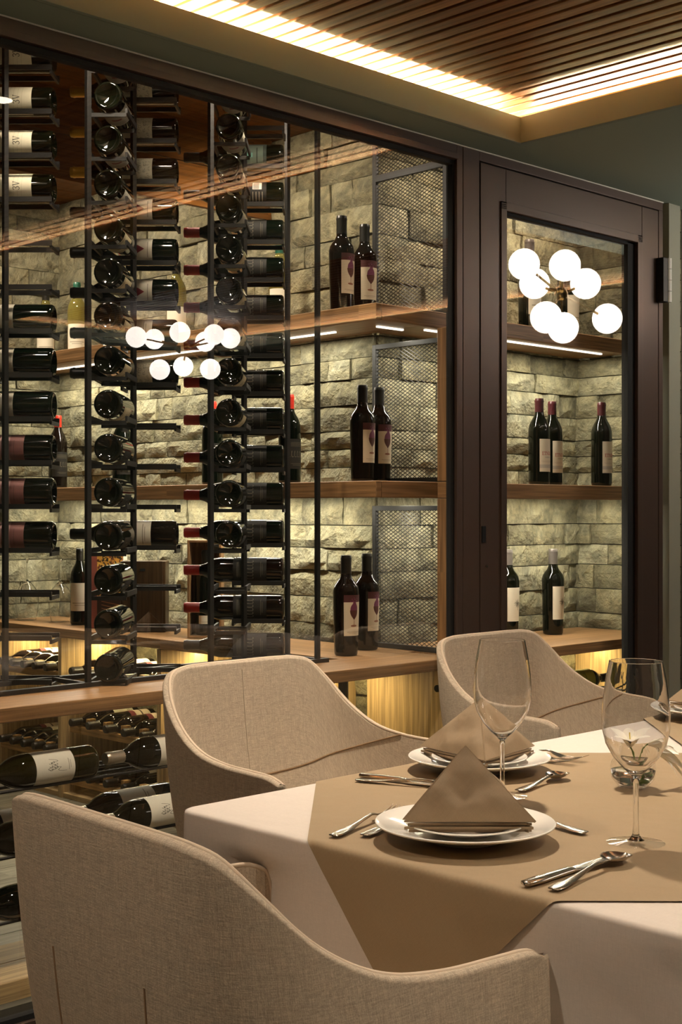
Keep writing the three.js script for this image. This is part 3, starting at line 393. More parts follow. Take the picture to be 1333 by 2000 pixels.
// ------------------------------------------------------------------ cubbies under the side counter with peg rows
const cub = thing('bottle_cubby', 'oak cubby shelving under the side counter, filled with bottles', 'shelving');
for (const z of [-2.36, -1.85, -1.22, -0.59]) box('divider', cub, M.oakPale, 2.935, XA - 0.026, FL, CB - 0.002, z - 0.012, z + 0.012, 0.002);
box('base_board', cub, M.oakPale, 2.94, XA - 0.026, FL, FL + 0.02, -2.345, -1.865, 0.002); box('base_board', cub, M.oakPale, 2.94, XA - 0.026, FL, FL + 0.02, -1.835, -1.235, 0.002);
box('base_board', cub, M.oakPale, 2.94, XA - 0.026, FL, FL + 0.02, -1.205, -0.605, 0.002);
const cubRows = [[-2.31, -1.90, [[0.615, 'upper'], [0.30, 'lower']], 'rearmost cubby'], [-1.80, -1.27, [[0.615, 'upper'], [0.42, 'middle'], [0.22, 'lower']], 'middle cubby'], [-1.17, -0.64, [[0.42, 'middle'], [0.22, 'lower']], 'front cubby']];
for (const [z0, z1, rows, where] of cubRows) for (const [y, row] of rows) {
  box('peg_rail', cub, M.peg, 2.965, 2.995, y - 0.05, y - 0.022, z0 - 0.026, z1 + 0.026, 0.002); box('rear_rail', cub, M.peg, 3.16, 3.19, y - 0.066, y - 0.0415, z0 - 0.026, z1 + 0.026, 0.002);
  const n = 5; for (let i = 0; i < n; i++) { const z = z0 + 0.04 + (z1 - z0 - 0.08) * i / (n - 1); if (i < n - 1) box('peg', cub, M.peg, 2.965, 2.995, y - 0.022, y + 0.012, z + (z1 - z0 - 0.08) / (n - 1) / 2 - 0.012, z + (z1 - z0 - 0.08) / (n - 1) / 2 + 0.012, 0.002);
    lay(bottle('cubby_bottle', `bottle neck outward on ${row} row of ${where}, ${['farthest back', 'second from back', 'in the middle', 'second from front', 'nearest the front'][i]}`, { lbl: rr(0, 1) < 0.4 ? 'crimson' : 'white', span: [0.03, 0.12], group: 'bottles in the cubbies', seg: 20, glass: i % 2 ? M.bottle : M.bottleBrown }), [3.225, y - 0.003, z], [-1, 0.0, 0], [-0.1, 0.8, 0.35]); }
}

// ------------------------------------------------------------------ floor rack of larger bottles just behind the glass
const lowRack = thing('bottle_rail_rack', 'black tubular rack of large bottles close behind the glass under the counter', 'rack');
for (const x of [1.0, 2.45]) for (const z of [-0.10, -0.31]) part('upright', bar([x, 0.1455, z], [x, CB - 0.002, z], 0.006), M.black, lowRack);
const rowY = [0.605, 0.452, 0.302];
for (const y of rowY) for (const [zc, r] of [[-0.15, 0], [-0.265, 0]]) for (const s of [-1, 1]) part('rail', bar([1.0, y - 0.037, zc + s * 0.024], [2.45, y - 0.037, zc + s * 0.024], 0.004), M.black, lowRack);
for (const y of rowY) for (const x of [1.0, 2.45]) part('cross_rail', bar([x, y - 0.045, -0.31], [x, y - 0.045, -0.10], 0.0045), M.black, lowRack);
const big = (baseX, y, z, lab, opt) => lay(bottle('large_bottle', lab, { prof: 'magnum', lbl: 'script', span: [0.072, 0.178], arc: 2.6, cap: M.capSilver, capLen: 0.075, group: 'large bottles on the tubular rack', ...opt }), [baseX, y, z], [-1, 0, 0], [0, 0.25, 1]);
big(1.928, rowY[0], -0.15, 'olive bottle with script label on the top rail, base showing beside the silver cap', { glass: M.bottleOlive });
big(2.289, rowY[0], -0.15, 'silver-capped bottle on the top rail partly behind the chair back', {});
big(1.906, rowY[1], -0.15, 'bottle on the middle rail at the picture edge', {}); big(2.259, rowY[1], -0.15, 'bottle with script label on the middle rail, nearer the glass', {});
big(2.256, rowY[1] + 0.002, -0.265, 'bottle on the middle rail lying behind another with its pale label upward', { lbl: 'white' });
big(1.91, rowY[1] + 0.002, -0.265, 'rear bottle on the middle rail at the picture edge', { lbl: 'white' });
big(1.899, rowY[2], -0.15, 'bottle on the lowest rail beside the foreground chair', {});

// wire rack with a bottle behind the door, under the short counter
const wr = thing('wire_bottle_rack', 'black wire bottle rack under the short counter behind the door', 'rack');
for (const y of [0.30, 0.45, 0.575]) for (const z of [-0.18, -0.40]) { part('wire', tube([[3.33, y, z], [3.6, y + 0.004, z], [3.95, y, z], [4.2, y - 0.006, z], [4.34, y + 0.02, z]], 0.0035, 30), M.black, wr); part('wire', tube([[3.33, y + 0.022, z], [3.6, y + 0.026, z], [3.95, y + 0.022, z], [4.2, y + 0.016, z], [4.34, y + 0.042, z]], 0.0035, 30), M.black, wr); }
for (const x of [3.34, 3.8, 4.2]) for (const z of [-0.18, -0.40]) part('upright', bar([x, FL + 0.001, z], [x, 0.62, z], 0.005), M.black, wr);
for (const x of [3.34, 3.8, 4.2]) for (const y of [0.30, 0.45, 0.575]) part('cross_wire', bar([x, y, -0.40], [x, y, -0.18], 0.0035), M.black, wr);
lay(bottle('lying_bottle', 'bottle with yellow-green label lying in the wire rack behind the door', { lbl: 'green', span: [0.05, 0.19], arc: 3.4 }), [3.86, 0.622, -0.21], [1, 0.0, 0.1], [0, 0.4, 1]);

// ------------------------------------------------------------------ dining table and cloths
const TX0 = 1.345, TX1 = 3.62, TZ0 = 0.95, TZ1 = 1.90, TY = 0.742;
const table = thing('dining_table', 'long dining table under the white cloth', 'table');
box('table_top', table, M.oak, TX0 + 0.012, TX1 - 0.012, TY - 0.03, TY, TZ0 + 0.012, TZ1 - 0.012, 0.004);
for (const x of [TX0 + 0.12, TX1 - 0.12]) for (const z of [TZ0 + 0.1, TZ1 - 0.1]) box('leg', table, M.oakDark, x - 0.03, x + 0.03, 0, TY - 0.03, z - 0.03, z + 0.03, 0.004);
{ // white cloth: rounded rectangle rings from the middle to the hem
  const cx = (TX0 + TX1) / 2, cz = (TZ0 + TZ1) / 2, hx = (TX1 - TX0) / 2, hz = (TZ1 - TZ0) / 2, r = 0.03, n = 400, per = [];
  const seg = [[1, 0, 2 * (hz - r)], [0, 1, 0]];
  const corners = [[hx - r, hz - r, 0], [-(hx - r), hz - r, Math.PI / 2], [-(hx - r), -(hz - r), Math.PI], [hx - r, -(hz - r), 1.5 * Math.PI]];
  const ring = []; corners.forEach(([x, z, a0], ci) => { for (let i = 0; i <= 12; i++) { const a = a0 + i / 12 * Math.PI / 2; ring.push([x + r * Math.cos(a), z + r * Math.sin(a), Math.cos(a), Math.sin(a), i > 0 && i < 12 ? 1 : 0]); } const [x2, z2] = corners[(ci + 1) % 4], a = a0 + Math.PI / 2, sx = x + r * Math.cos(a), sz = z + r * Math.sin(a), ex = x2 + r * Math.cos(a), ez = z2 + r * Math.sin(a), m = Math.round(Math.hypot(ex - sx, ez - sz) / 0.03); for (let i = 1; i < m; i++) ring.push([sx + (ex - sx) * i / m, sz + (ez - sz) * i / m, Math.cos(a), Math.sin(a), 0]); });
  const rings = [[-0.3, 0.7452], [-0.02, 0.7452], [-0.007, 0.7448], [-0.002, 0.7428], [0, 0.738], [0.0005, 0.72], [0.0006, 0.706], [0.0008, 0.69], [0.001, 0.66], [0.002, 0.58], [0.003, 0.50], [0.004, 0.43], [0.004, 0.40]];
  const pos = [cx, 0.7455, cz], uv = [cx, cz], idx = [], m = ring.length;
  rings.forEach(([o, y], k) => ring.forEach(([x, z, nx, nz], i) => { const f = Math.max(0, (0.73 - y) / 0.33), w = (Math.sin(i * 0.31) + 0.6 * Math.sin(i * 0.13 + 2)) * 0.005 * f - (nx < -0.5 && y < 0.705 ? 0.034 * Math.exp(-Math.pow((cz + z - 1.12) / 0.075, 2)) * Math.min(1, (0.705 - y) / 0.03) : 0), q = k === 0 ? [x * 0.6, z * 0.6] : [x + nx * (o + w), z + nz * (o + w)]; pos.push(cx + q[0], y, cz + q[1]); uv.push(cx + q[0] + nx * (0.745 - y), cz + q[1] + nz * (0.745 - y)); }));
  for (let i = 0; i < m; i++) idx.push(0, 1 + (i + 1) % m, 1 + i);
  for (let k = 0; k < rings.length - 1; k++) for (let i = 0; i < m; i++) { const a = 1 + k * m + i, b = 1 + k * m + (i + 1) % m, c = a + m, d = b + m; idx.push(a, b, d, a, d, c); }
  const g = new THREE.BufferGeometry(); g.setAttribute('position', new THREE.Float32BufferAttribute(pos, 3)); g.setAttribute('uv', new THREE.Float32BufferAttribute(uv, 2)); g.setIndex(idx); g.computeVertexNormals();
  const tc = shade(new THREE.Mesh(g, M.cloth)); M.cloth.side = THREE.DoubleSide; tc.name = 'white_tablecloth'; tc.userData = { label: 'white tablecloth hanging over the edges of the dining table', category: 'tablecloth' }; scene.add(tc);
}
function overlay(sum0, dif0, side, lift, label) { // square cloth laid at 45 degrees and folded over the table edges
  M.overlay.side = THREE.DoubleSide; const y0 = 0.7475 + lift, ex = TX0 - 0.003, ez = TZ0 - 0.003;
  const fold = (u, v) => {
    const s = sum0 + u * side, d = dif0 + v * side; let x = (s + d) / 2, z = (s - d) / 2, y = y0 + 0.0006 * Math.sin(u * 23) * Math.sin(v * 19);
    const R = 0.007, bend = (e) => { if (e <= 0) return [0, 0]; const a = e / R; if (a < Math.PI / 2) return [R * Math.sin(a), R * (1 - Math.cos(a))]; const q = e - R * Math.PI / 2; return [R + 0.05 * q + 0.002 * Math.min(1, q / 0.03), R + q]; };
    if (x < ex + R) { const [o, dr] = bend(ex + R - x); const e0 = Math.max(0, ex + R - x); x = ex + R - o - 0.0025 * (1 + Math.sin(z * 14)) * Math.min(1, e0 / 0.1); y -= dr; }
    if (z < ez + R) { const [o, dr] = bend(ez + R - z); z = ez + R - o; y -= dr; }
    return [x, y, z];
  };
  const m = shade(new THREE.Mesh(surf(fold, 150, 150, [side, side]), M.overlay)); m.name = numbered('overlay_cloth'); m.userData = { label, category: 'cloth', group: 'tan overlay cloths' }; scene.add(m); return m;
}
overlay(2.60, -0.345, 1.45, 0, 'tan overlay cloth laid cornerwise, its corner hanging over the table end'); overlay(3.62, 0.675, 1.45, 0.0022, 'farther tan overlay cloth laid cornerwise at the far end of the table');

// ------------------------------------------------------------------ plates, napkins, cutlery, glasses
const CY = 0.7490;                                                      // top of the overlay
const plateGeo = lathe([[0, 0.004], [0.045, 0.004], [0.05, 0], [0.054, 0], [0.058, 0.004], [0.085, 0.011], [0.118, 0.0195], [0.1278, 0.0235], [0.1288, 0.0252], [0.1276, 0.0264], [0.117, 0.0235], [0.088, 0.016], [0.080, 0.0125], [0.070, 0.0095], [0, 0.009]], 72);
const sideGeo = lathe([[0, 0.003], [0.034, 0.003], [0.037, 0], [0.040, 0], [0.044, 0.003], [0.066, 0.009], [0.0855, 0.0148], [0.0868, 0.0162], [0.0855, 0.0172], [0.066, 0.0125], [0.056, 0.0085], [0, 0.0075]], 64);
function triSheet(a, b, c, th, bulge, n = 18) {
  const A0 = V(...a), B0 = V(...b), C0 = V(...c), N = B0.clone().sub(A0).cross(C0.clone().sub(A0)).normalize(), pos = [], idx = [], uv = [], id = (s, i, j) => s * 1000 + i * 30 + j, map = new Map();
  for (const s of [0, 1]) for (let i = 0; i <= n; i++) for (let j = 0; j <= n - i; j++) { const u = i / n, v = j / n, w = 1 - u - v, bl = bulge * 27 * u * v * w + bulge * (1.0 * Math.sin(u * 9 + v * 4 + 1) * Math.sin(v * 8 - u * 3) + 0.4 * Math.sin(u * 17 - v * 9)) * Math.min(1, u * v * w * 27), p = A0.clone().multiplyScalar(w).addScaledVector(B0, u).addScaledVector(C0, v).addScaledVector(N, bl + (s ? -th / 2 : th / 2)); map.set(id(s, i, j), pos.length / 3); pos.push(p.x, p.y, p.z); uv.push(u * 0.15, v * 0.15); }
  const q = (s, i, j) => map.get(id(s, i, j));
  for (let i = 0; i < n; i++) for (let j = 0; j < n - i; j++) { idx.push(q(0, i, j), q(0, i + 1, j), q(0, i, j + 1), q(1, i, j), q(1, i, j + 1), q(1, i + 1, j)); if (j < n - i - 1) idx.push(q(0, i + 1, j), q(0, i + 1, j + 1), q(0, i, j + 1), q(1, i + 1, j), q(1, i, j + 1), q(1, i + 1, j + 1)); }
  const rim = []; for (let i = 0; i < n; i++) rim.push([i, 0]); for (let i = n; i > 0; i--) rim.push([i, n - i]); for (let j = n; j > 0; j--) rim.push([0, j]);
  rim.forEach(([i, j], k) => { const [i2, j2] = rim[(k + 1) % rim.length]; idx.push(q(0, i, j), q(1, i, j), q(1, i2, j2), q(0, i, j), q(1, i2, j2), q(0, i2, j2)); });
  const g = new THREE.BufferGeometry(); g.setAttribute('position', new THREE.Float32BufferAttribute(pos, 3)); g.setAttribute('uv', new THREE.Float32BufferAttribute(uv, 2)); g.setIndex(idx); return toCreasedNormals(g.toNonIndexed(), 0.7);
}
function napkin(x, y, z, turn, lab, ap = [0.0, 0.108, -0.002]) { // upright pyramid fold: two panels meeting at a ridge, folded layers beneath
  const t = thing('napkin', lab, 'napkin', [x, y, z], turn);
  const F = [0.0, 0.016, 0.105], Lb = [-0.105, 0.016, -0.045], Rb = [0.105, 0.016, -0.045];
  part('front_panel', triSheet(ap, Lb, F, 0.0035, 0.006), M.napkin, t); part('side_panel', triSheet(ap, F, Rb, 0.0035, 0.006), M.napkin, t);
  part('back_panel', triSheet([ap[0] - 0.002, ap[1] - 0.004, ap[2] - 0.004], [-0.098, 0.017, -0.052], [-0.006, 0.017, 0.090], 0.003, -0.002), M.napkin, t);
  [[0.0115, 0.96, 0.003], [0.0070, 1.0, 0.000], [0.0025, 0.95, 0.004]].forEach(([h, k, o]) => { part('folded_layer', triSheet([-0.104 * k, h, -0.045 + o], [0.0 + o, h, 0.102 * k], [-0.03, h + 0.001, -0.01], 0.0036, 0.0), M.napkin, t); part('folded_layer', triSheet([0.104 * k, h, -0.045 + o], [0.03, h + 0.001, -0.01], [0.0 - o, h, 0.102 * k], 0.0036, 0.0), M.napkin, t); });
  return t;
}
// loft along x: rows of [s, halfWidth, height, thickness, dish]
function loft(rows, cross = 8) {
  const n = rows.length, f = (u, v) => { const k = Math.min(n - 1, Math.round(v * (n - 1))), [s, w, h, t, d] = rows[k], a = u * Math.PI * 2, cx = Math.cos(a), sy = Math.sin(a); return [s, h + t * 0.5 * Math.sign(sy) * Math.pow(Math.abs(sy), 0.7) + (d || 0) * cx * cx, w * cx]; };
  return surf((u, v) => f(1 - u, v), cross * 2, n - 1);
}
const spoonGeo = (L) => loft([[0, 0.001, 0.003, 0.002], [0.002, 0.008, 0.003, 0.003], [0.02, 0.0098, 0.003, 0.003], [0.045, 0.0075, 0.004, 0.003], [0.08, 0.0042, 0.008, 0.003], [0.115, 0.003, 0.012, 0.0034], [L - 0.062, 0.0034, 0.011, 0.003], [L - 0.055, 0.009, 0.0085, 0.0018, 0.004], [L - 0.045, 0.0155, 0.005, 0.0014, 0.0075], [L - 0.03, 0.0195, 0.0022, 0.0012, 0.0105], [L - 0.015, 0.0175, 0.003, 0.0012, 0.0085], [L - 0.005, 0.0105, 0.006, 0.0012, 0.004], [L, 0.0005, 0.0085, 0.001]], 9);
const knifeGeo = (L) => loft([[0, 0.001, 0.0045, 0.003], [0.003, 0.008, 0.0045, 0.007], [0.03, 0.0095, 0.0045, 0.008], [0.06, 0.008, 0.0045, 0.008], [0.095, 0.0068, 0.0045, 0.008], [0.1, 0.0085, 0.0045, 0.0055], [0.108, 0.0095, 0.004, 0.002], [0.15, 0.0105, 0.004, 0.0016], [L - 0.02, 0.0098, 0.004, 0.0014], [L - 0.006, 0.006, 0.004, 0.0012], [L, 0.0005, 0.004, 0.001]], 8);
const forkGeo = (L) => { const body = loft([[0, 0.001, 0.003, 0.002], [0.002, 0.008, 0.003, 0.003], [0.02, 0.0098, 0.003, 0.003], [0.045, 0.0075, 0.004, 0.003], [0.08, 0.0042, 0.009, 0.003], [0.11, 0.0032, 0.013, 0.0034], [L - 0.075, 0.004, 0.012, 0.003], [L - 0.064, 0.0105, 0.008, 0.0022], [L - 0.05, 0.012, 0.005, 0.0018], [L - 0.046, 0.012, 0.0045, 0.0018]], 8), list = [body]; for (let i = 0; i < 4; i++) { const o = (i - 1.5) * 0.0066; list.push(loft([[L - 0.048, 0.0021, 0.0046, 0.0018], [L - 0.03, 0.0019, 0.004, 0.0017], [L - 0.01, 0.0017, 0.008, 0.0015], [L, 0.0003, 0.012, 0.001]], 4).translate(0, 0, o)); } return merge(list); };
const CG = { spoon: spoonGeo(0.2), knife: knifeGeo(0.225), fork: forkGeo(0.195), dessert: spoonGeo(0.165) };
function cutlery(kind, from, to, lab, y = CY) { const t = shade(new THREE.Mesh(CG[kind], M.steel)); t.name = numbered(kind === 'dessert' ? 'dessert_spoon' : 'table_' + kind); t.position.set(from[0], y, from[1]); t.rotation.y = Math.atan2(-(to[1] - from[1]), to[0] - from[0]); t.userData = { label: lab, category: kind === 'dessert' ? 'spoon' : kind }; scene.add(t); }
function plate(x, z, which, y = CY) { const p = shade(new THREE.Mesh(plateGeo, M.china)); p.name = numbered('dinner_plate'); p.position.set(x, y, z); p.userData = { label: 'large white dinner plate ' + which, category: 'plate' }; scene.add(p); const q = shade(new THREE.Mesh(sideGeo, M.china)); q.name = numbered('side_plate'); q.position.set(x, y + 0.0092, z); q.userData = { label: 'small white plate resting on the dinner plate ' + which, category: 'plate' }; scene.add(q); }
plate(1.503, 1.415, 'at the near table end'); napkin(1.520, CY + 0.0185, 1.410, 0.174, 'taupe napkin folded to a pyramid on the nearest plate', [-0.008, 0.112, -0.004]);
plate(1.925, 1.088, 'in front of the middle chair'); napkin(1.93, CY + 0.0185, 1.084, -0.785, 'taupe napkin folded to a pyramid on the plate before the middle chair');
plate(2.775, 1.06, 'at the far setting by the picture edge', CY + 0.0022); napkin(2.80, CY + 0.0207, 1.06, -0.5, 'taupe napkin pyramid on the farthest plate');
cutlery('fork', [1.374, 1.277], [1.596, 1.22], 'dinner fork lying outermost beside the nearest plate'); cutlery('fork', [1.408, 1.306], [1.598, 1.262], 'fork tucked against the rim of the nearest plate');
cutlery('knife', [1.362, 1.632], [1.588, 1.630], 'table knife beside the nearest plate on the tan cloth'); cutlery('spoon', [1.372, 1.668], [1.575, 1.640], 'large spoon beside the knife, nearest the camera');
cutlery('dessert', [1.648, 1.520], [1.668, 1.36], 'dessert spoon lying behind the nearest plate');
cutlery('knife', [1.722, 0.985], [1.772, 1.20], 'table knife by the middle chair setting'); cutlery('spoon', [1.692, 1.005], [1.760, 1.165], 'dark-bowled spoon beside the knife at the middle chair setting');
cutlery('fork', [2.072, 0.99], [2.085, 1.175], 'fork beside the plate of the middle chair'); cutlery('fork', [2.104, 0.985], [2.125, 1.170], 'outer fork at the middle chair setting');
cutlery('dessert', [1.818, 1.262], [1.975, 1.238], 'dessert spoon in front of the middle chair plate'); cutlery('fork', [1.90, 1.535], [2.09, 1.60], 'fork at the opposite setting by the picture edge');
wineGlass(1.772, CY + 0.0005, 1.265, 'tall wine glass between the two napkin pyramids'); wineGlass(1.655, CY + 0.0005, 1.600, 'tall wine glass in front of the flower bowl');
// flower bowl
{ const t = thing('flower_bowl', 'small round glass bowl of water with white flower on the table', 'vase', [1.985, CY + 0.0005, 1.375]);
  part('bowl', lathe([[0, 0], [0.016, 0], [0.026, 0.004], [0.036, 0.016], [0.0395, 0.03], [0.037, 0.044], [0.029, 0.056], [0.025, 0.060], [0.026, 0.064], [0.0245, 0.064], [0.0235, 0.060], [0.0235, 0.060]], 40), M.thinGlass, t);
  part('water', lathe([[0, 0.0053], [0.0247, 0.0073], [0.0342, 0.0172], [0.0374, 0.0295], [0, 0.0295]], 36), M.water, t);
  const f = thing('white_lily', 'white lily with drooping petals standing in the glass bowl', 'flower', [1.985, CY + 0.0005, 1.375]);
  M.petal.side = THREE.DoubleSide;
  const bloom = (c, ax, n, L, open, w, droop, tw) => { // n petals around the axis, opening outward and sagging
    const a = V(...ax).normalize(), e1 = V(0.3, 0.2, 0.9).cross(a).normalize(), e2 = a.clone().cross(e1);
    for (let i = 0; i < n; i++) { const q = tw + i / n * Math.PI * 2, rad = e1.clone().multiplyScalar(Math.cos(q)).addScaledVector(e2, Math.sin(q)), side = a.clone().cross(rad), Li = L * (0.88 + 0.24 * ((i * 7) % 5) / 5);
      part('petal', surf((u, v) => { const s = v, k = (u - 0.5) * 2, ww = w * Math.pow(Math.sin(Math.PI * (0.06 + 0.92 * s)), 0.8), out = open * Math.pow(s, 1.5), p = V(...c).addScaledVector(a, Li * (s - 0.25 * s * s * s * open)).addScaledVector(rad, Li * out + 0.002 - 0.25 * ww * (1 - k * k)).addScaledVector(side, ww * k); p.y -= droop * s * s; return [p.x, p.y, p.z]; }, 8, 14), M.petal, f); }
    part('stamen', tube([V(...c), V(...c).addScaledVector(a, L * 0.6)], 0.0012, 8), M.stamen, f);
  };
  part('stem', tube([[0.012, 0.008, 0.01], [0.004, 0.03, 0.002], [-0.002, 0.05, -0.002], [-0.006, 0.060, -0.004]], 0.0018, 20), M.stem, f); part('leaf', tube([[-0.02, 0.012, 0.012], [-0.005, 0.016, 0.022], [0.018, 0.013, 0.018]], 0.003, 16, 5), M.stem, f);
  bloom([-0.006, 0.058, -0.004], [-0.15, 1, 0.1], 6, 0.055, 0.75, 0.013, 0.012, 0.3);
  part('stem', tube([[0.01, 0.02, 0.008], [0.014, 0.050, 0.012], [0.022, 0.063, 0.020]], 0.0018, 20), M.stem, f);
  bloom([0.022, 0.062, 0.020], [0.75, 0.12, 0.65], 6, 0.060, 0.5, 0.009, 0.030, 0.9);
}

// ------------------------------------------------------------------ upholstered armchairs
const half = (pts) => pts.slice(1).reverse().map(([x, z, h]) => [-x, z, h]).concat(pts);
const rimPts = half([[0, -0.262, 0.872], [0.10, -0.262, 0.872], [0.172, -0.258, 0.869], [0.217, -0.244, 0.857], [0.249, -0.207, 0.818], [0.268, -0.14, 0.757], [0.278, -0.06, 0.716], [0.284, 0.03, 0.701], [0.286, 0.11, 0.698], [0.284, 0.175, 0.694], [0.279, 0.200, 0.684]]);
const footPts = half([[0, -0.185, 0.32], [0.08, -0.184, 0.32], [0.145, -0.176, 0.32], [0.19, -0.155, 0.32], [0.216, -0.118, 0.32], [0.233, -0.06, 0.32], [0.243, 0.0, 0.32], [0.249, 0.06, 0.32], [0.25, 0.12, 0.32], [0.248, 0.17, 0.32], [0.246, 0.195, 0.32]]);
const rimC = new THREE.CatmullRomCurve3(rimPts.map(([x, z, h]) => V(x, h - 0.008, z)), false, 'centripetal'), footC = new THREE.CatmullRomCurve3(footPts.map(([x, z, h]) => V(x, h, z)), false, 'centripetal');
const NU = 96; const rimP = [], footP = []; for (let i = 0; i <= NU; i++) { rimP.push(rimC.getPoint(i / NU)); footP.push(footC.getPoint(i / NU)); }
const inward = rimP.map((p, i) => { const a = rimP[Math.max(0, i - 1)], b = rimP[Math.min(NU, i + 1)], t = b.clone().sub(a); t.y = 0; t.normalize(); const n = V(-t.z, 0, t.x); return n.multiplyScalar(n.dot(V(-p.x, 0, -p.z + 0.05)) < 0 ? -1 : 1); });
function chairPoint(i, v, off) { const f = footP[i], r = rimP[i], bow = 0.018 * Math.sin(Math.PI * v), p = f.clone().lerp(r, v); return p.addScaledVector(inward[i], off - bow); }
function chairShell() {
  const TH = 0.024, NV = 14, rows = [];      // cross-section: outer foot -> outer rim -> round over -> inner rim -> inner foot
  const sec = (i) => { const q = []; for (let k = 0; k <= NV; k++) q.push(chairPoint(i, k / NV, 0)); const top = rimP[i], th = TH * (0.75 + 0.25 * Math.min(1, (top.y - 0.68) / 0.18)); for (let k = 1; k < 6; k++) { const a = Math.PI * k / 6; q.push(top.clone().addScaledVector(inward[i], th / 2 - th / 2 * Math.cos(a)).add(V(0, 0.007 * Math.sin(a), 0))); } for (let k = NV; k >= 0; k--) { const v = k / NV; q.push(chairPoint(i, v, th + 0.03 * (1 - v))); } return q; };
  const pos = [], uv = [], idx = []; let arc = 0; const m = sec(0).length;
  for (let i = 0; i <= NU; i++) { if (i) arc += rimP[i].distanceTo(rimP[i - 1]); let run = 0; const s = sec(i); s.forEach((p, k) => { if (k) run += p.distanceTo(s[k - 1]); pos.push(p.x, p.y, p.z); uv.push(arc, run); }); }
  for (let i = 0; i < NU; i++) for (let k = 0; k < m - 1; k++) { const a = i * m + k, b = a + 1, c = a + m, d = c + 1; idx.push(a, b, d, a, d, c); }
  let g = new THREE.BufferGeometry(); g.setAttribute('position', new THREE.Float32BufferAttribute(pos, 3)); g.setAttribute('uv', new THREE.Float32BufferAttribute(uv, 2)); g.setIndex(idx); g.computeVertexNormals();
  const caps = []; for (const i of [0, NU]) { const s = sec(i), P = [], U = [], I = []; const half2 = Math.floor(m / 2); const fwd = V(0, 0, 1); for (let k = 0; k < half2; k++) { const a = s[k], b = s[m - 1 - k]; for (let j = 0; j <= 4; j++) { const w = j / 4, p = a.clone().lerp(b, w).addScaledVector(fwd, 0.016 * Math.sin(Math.PI * w)); P.push(p.x, p.y, p.z); U.push(p.x, p.y); } } for (let k = 0; k < half2 - 1; k++) for (let j = 0; j < 4; j++) { const a = k * 5 + j, b = a + 1, c = a + 5, d = c + 1; if (i === 0) I.push(a, b, d, a, d, c); else I.push(a, d, b, a, c, d); } const cg = new THREE.BufferGeometry(); cg.setAttribute('position', new THREE.Float32BufferAttribute(P, 3)); cg.setAttribute('uv', new THREE.Float32BufferAttribute(U, 2)); cg.setIndex(I); cg.computeVertexNormals(); caps.push(cg); }
  return merge([g, ...caps]);
}
M.linen.side = THREE.DoubleSide;
const shellG = chairShell(), TH0 = 0.046;
const pipeG = tube([...[0.42, 0.5, 0.58, 0.66].map((y) => { const v = (y - 0.32) / (rimP[0].y - 0.32); return chairPoint(0, v, 0.014).add(V(0, 0, 0.012)); }), ...rimP.filter((_, i) => i % 2 === 0).map((p, k) => p.clone().addScaledVector(inward[k * 2], 0.015).add(V(0, 0.0055, 0))), ...[0.66, 0.58, 0.5, 0.42].map((y) => { const v = (y - 0.32) / (rimP[NU].y - 0.32); return chairPoint(NU, v, 0.014).add(V(0, 0, 0.012)); })], 0.0036, 200, 8);
const chairPointF = (fi, y, extra) => { const i0 = Math.floor(fi), i1 = Math.min(NU, i0 + 1), w = fi - i0, at = (i) => { const v = (y - 0.32) / (rimP[i].y - 0.32), th = 0.024 * (0.75 + 0.25 * Math.min(1, (rimP[i].y - 0.68) / 0.18)); return chairPoint(i, v, th + 0.03 * (1 - v) + extra); }; return at(i0).lerp(at(i1), w); };
const seamG = tube(Array.from({ length: 33 }, (_, k) => { const q = (k - 16) / 16; return chairPointF(48 + 33 * q, 0.605 + 0.094 * q * q, 0.0004); }), 0.0022, 120, 6);
const vSeam = (i, out, y0, y1) => tube(Array.from({ length: 9 }, (_, k) => { const y = y0 + (y1 - y0) * k / 8, v = (y - 0.32) / (rimP[i].y - 0.32), th = 0.024; return chairPoint(i, v, out ? -0.0004 : th + 0.03 * (1 - v) + 0.0002); }), 0.0013, 20, 5);
const stitchG = vSeam(48, false, 0.62, 0.85), outSeamA = vSeam(43, true, 0.36, 0.70), outSeamB = vSeam(53, true, 0.36, 0.70);
const seatG = (() => { const sh = new THREE.Shape(); const w = 0.225, d0 = -0.13, d1 = 0.21; sh.moveTo(-w, d1 - 0.04); sh.quadraticCurveTo(-w, d1, -w + 0.05, d1); sh.lineTo(w - 0.05, d1); sh.quadraticCurveTo(w, d1, w, d1 - 0.04); sh.lineTo(w - 0.02, d0 + 0.08); sh.quadraticCurveTo(w - 0.04, d0, w - 0.1, d0); sh.lineTo(-w + 0.1, d0); sh.quadraticCurveTo(-w + 0.04, d0, -w + 0.02, d0 + 0.08); const g = new THREE.ExtrudeGeometry(sh, { depth: 0.09, bevelEnabled: true, bevelSize: 0.015, bevelThickness: 0.015, bevelSegments: 4, curveSegments: 8 }); g.rotateX(Math.PI / 2); g.translate(0, 0.462, 0); return metreUV(g); })();
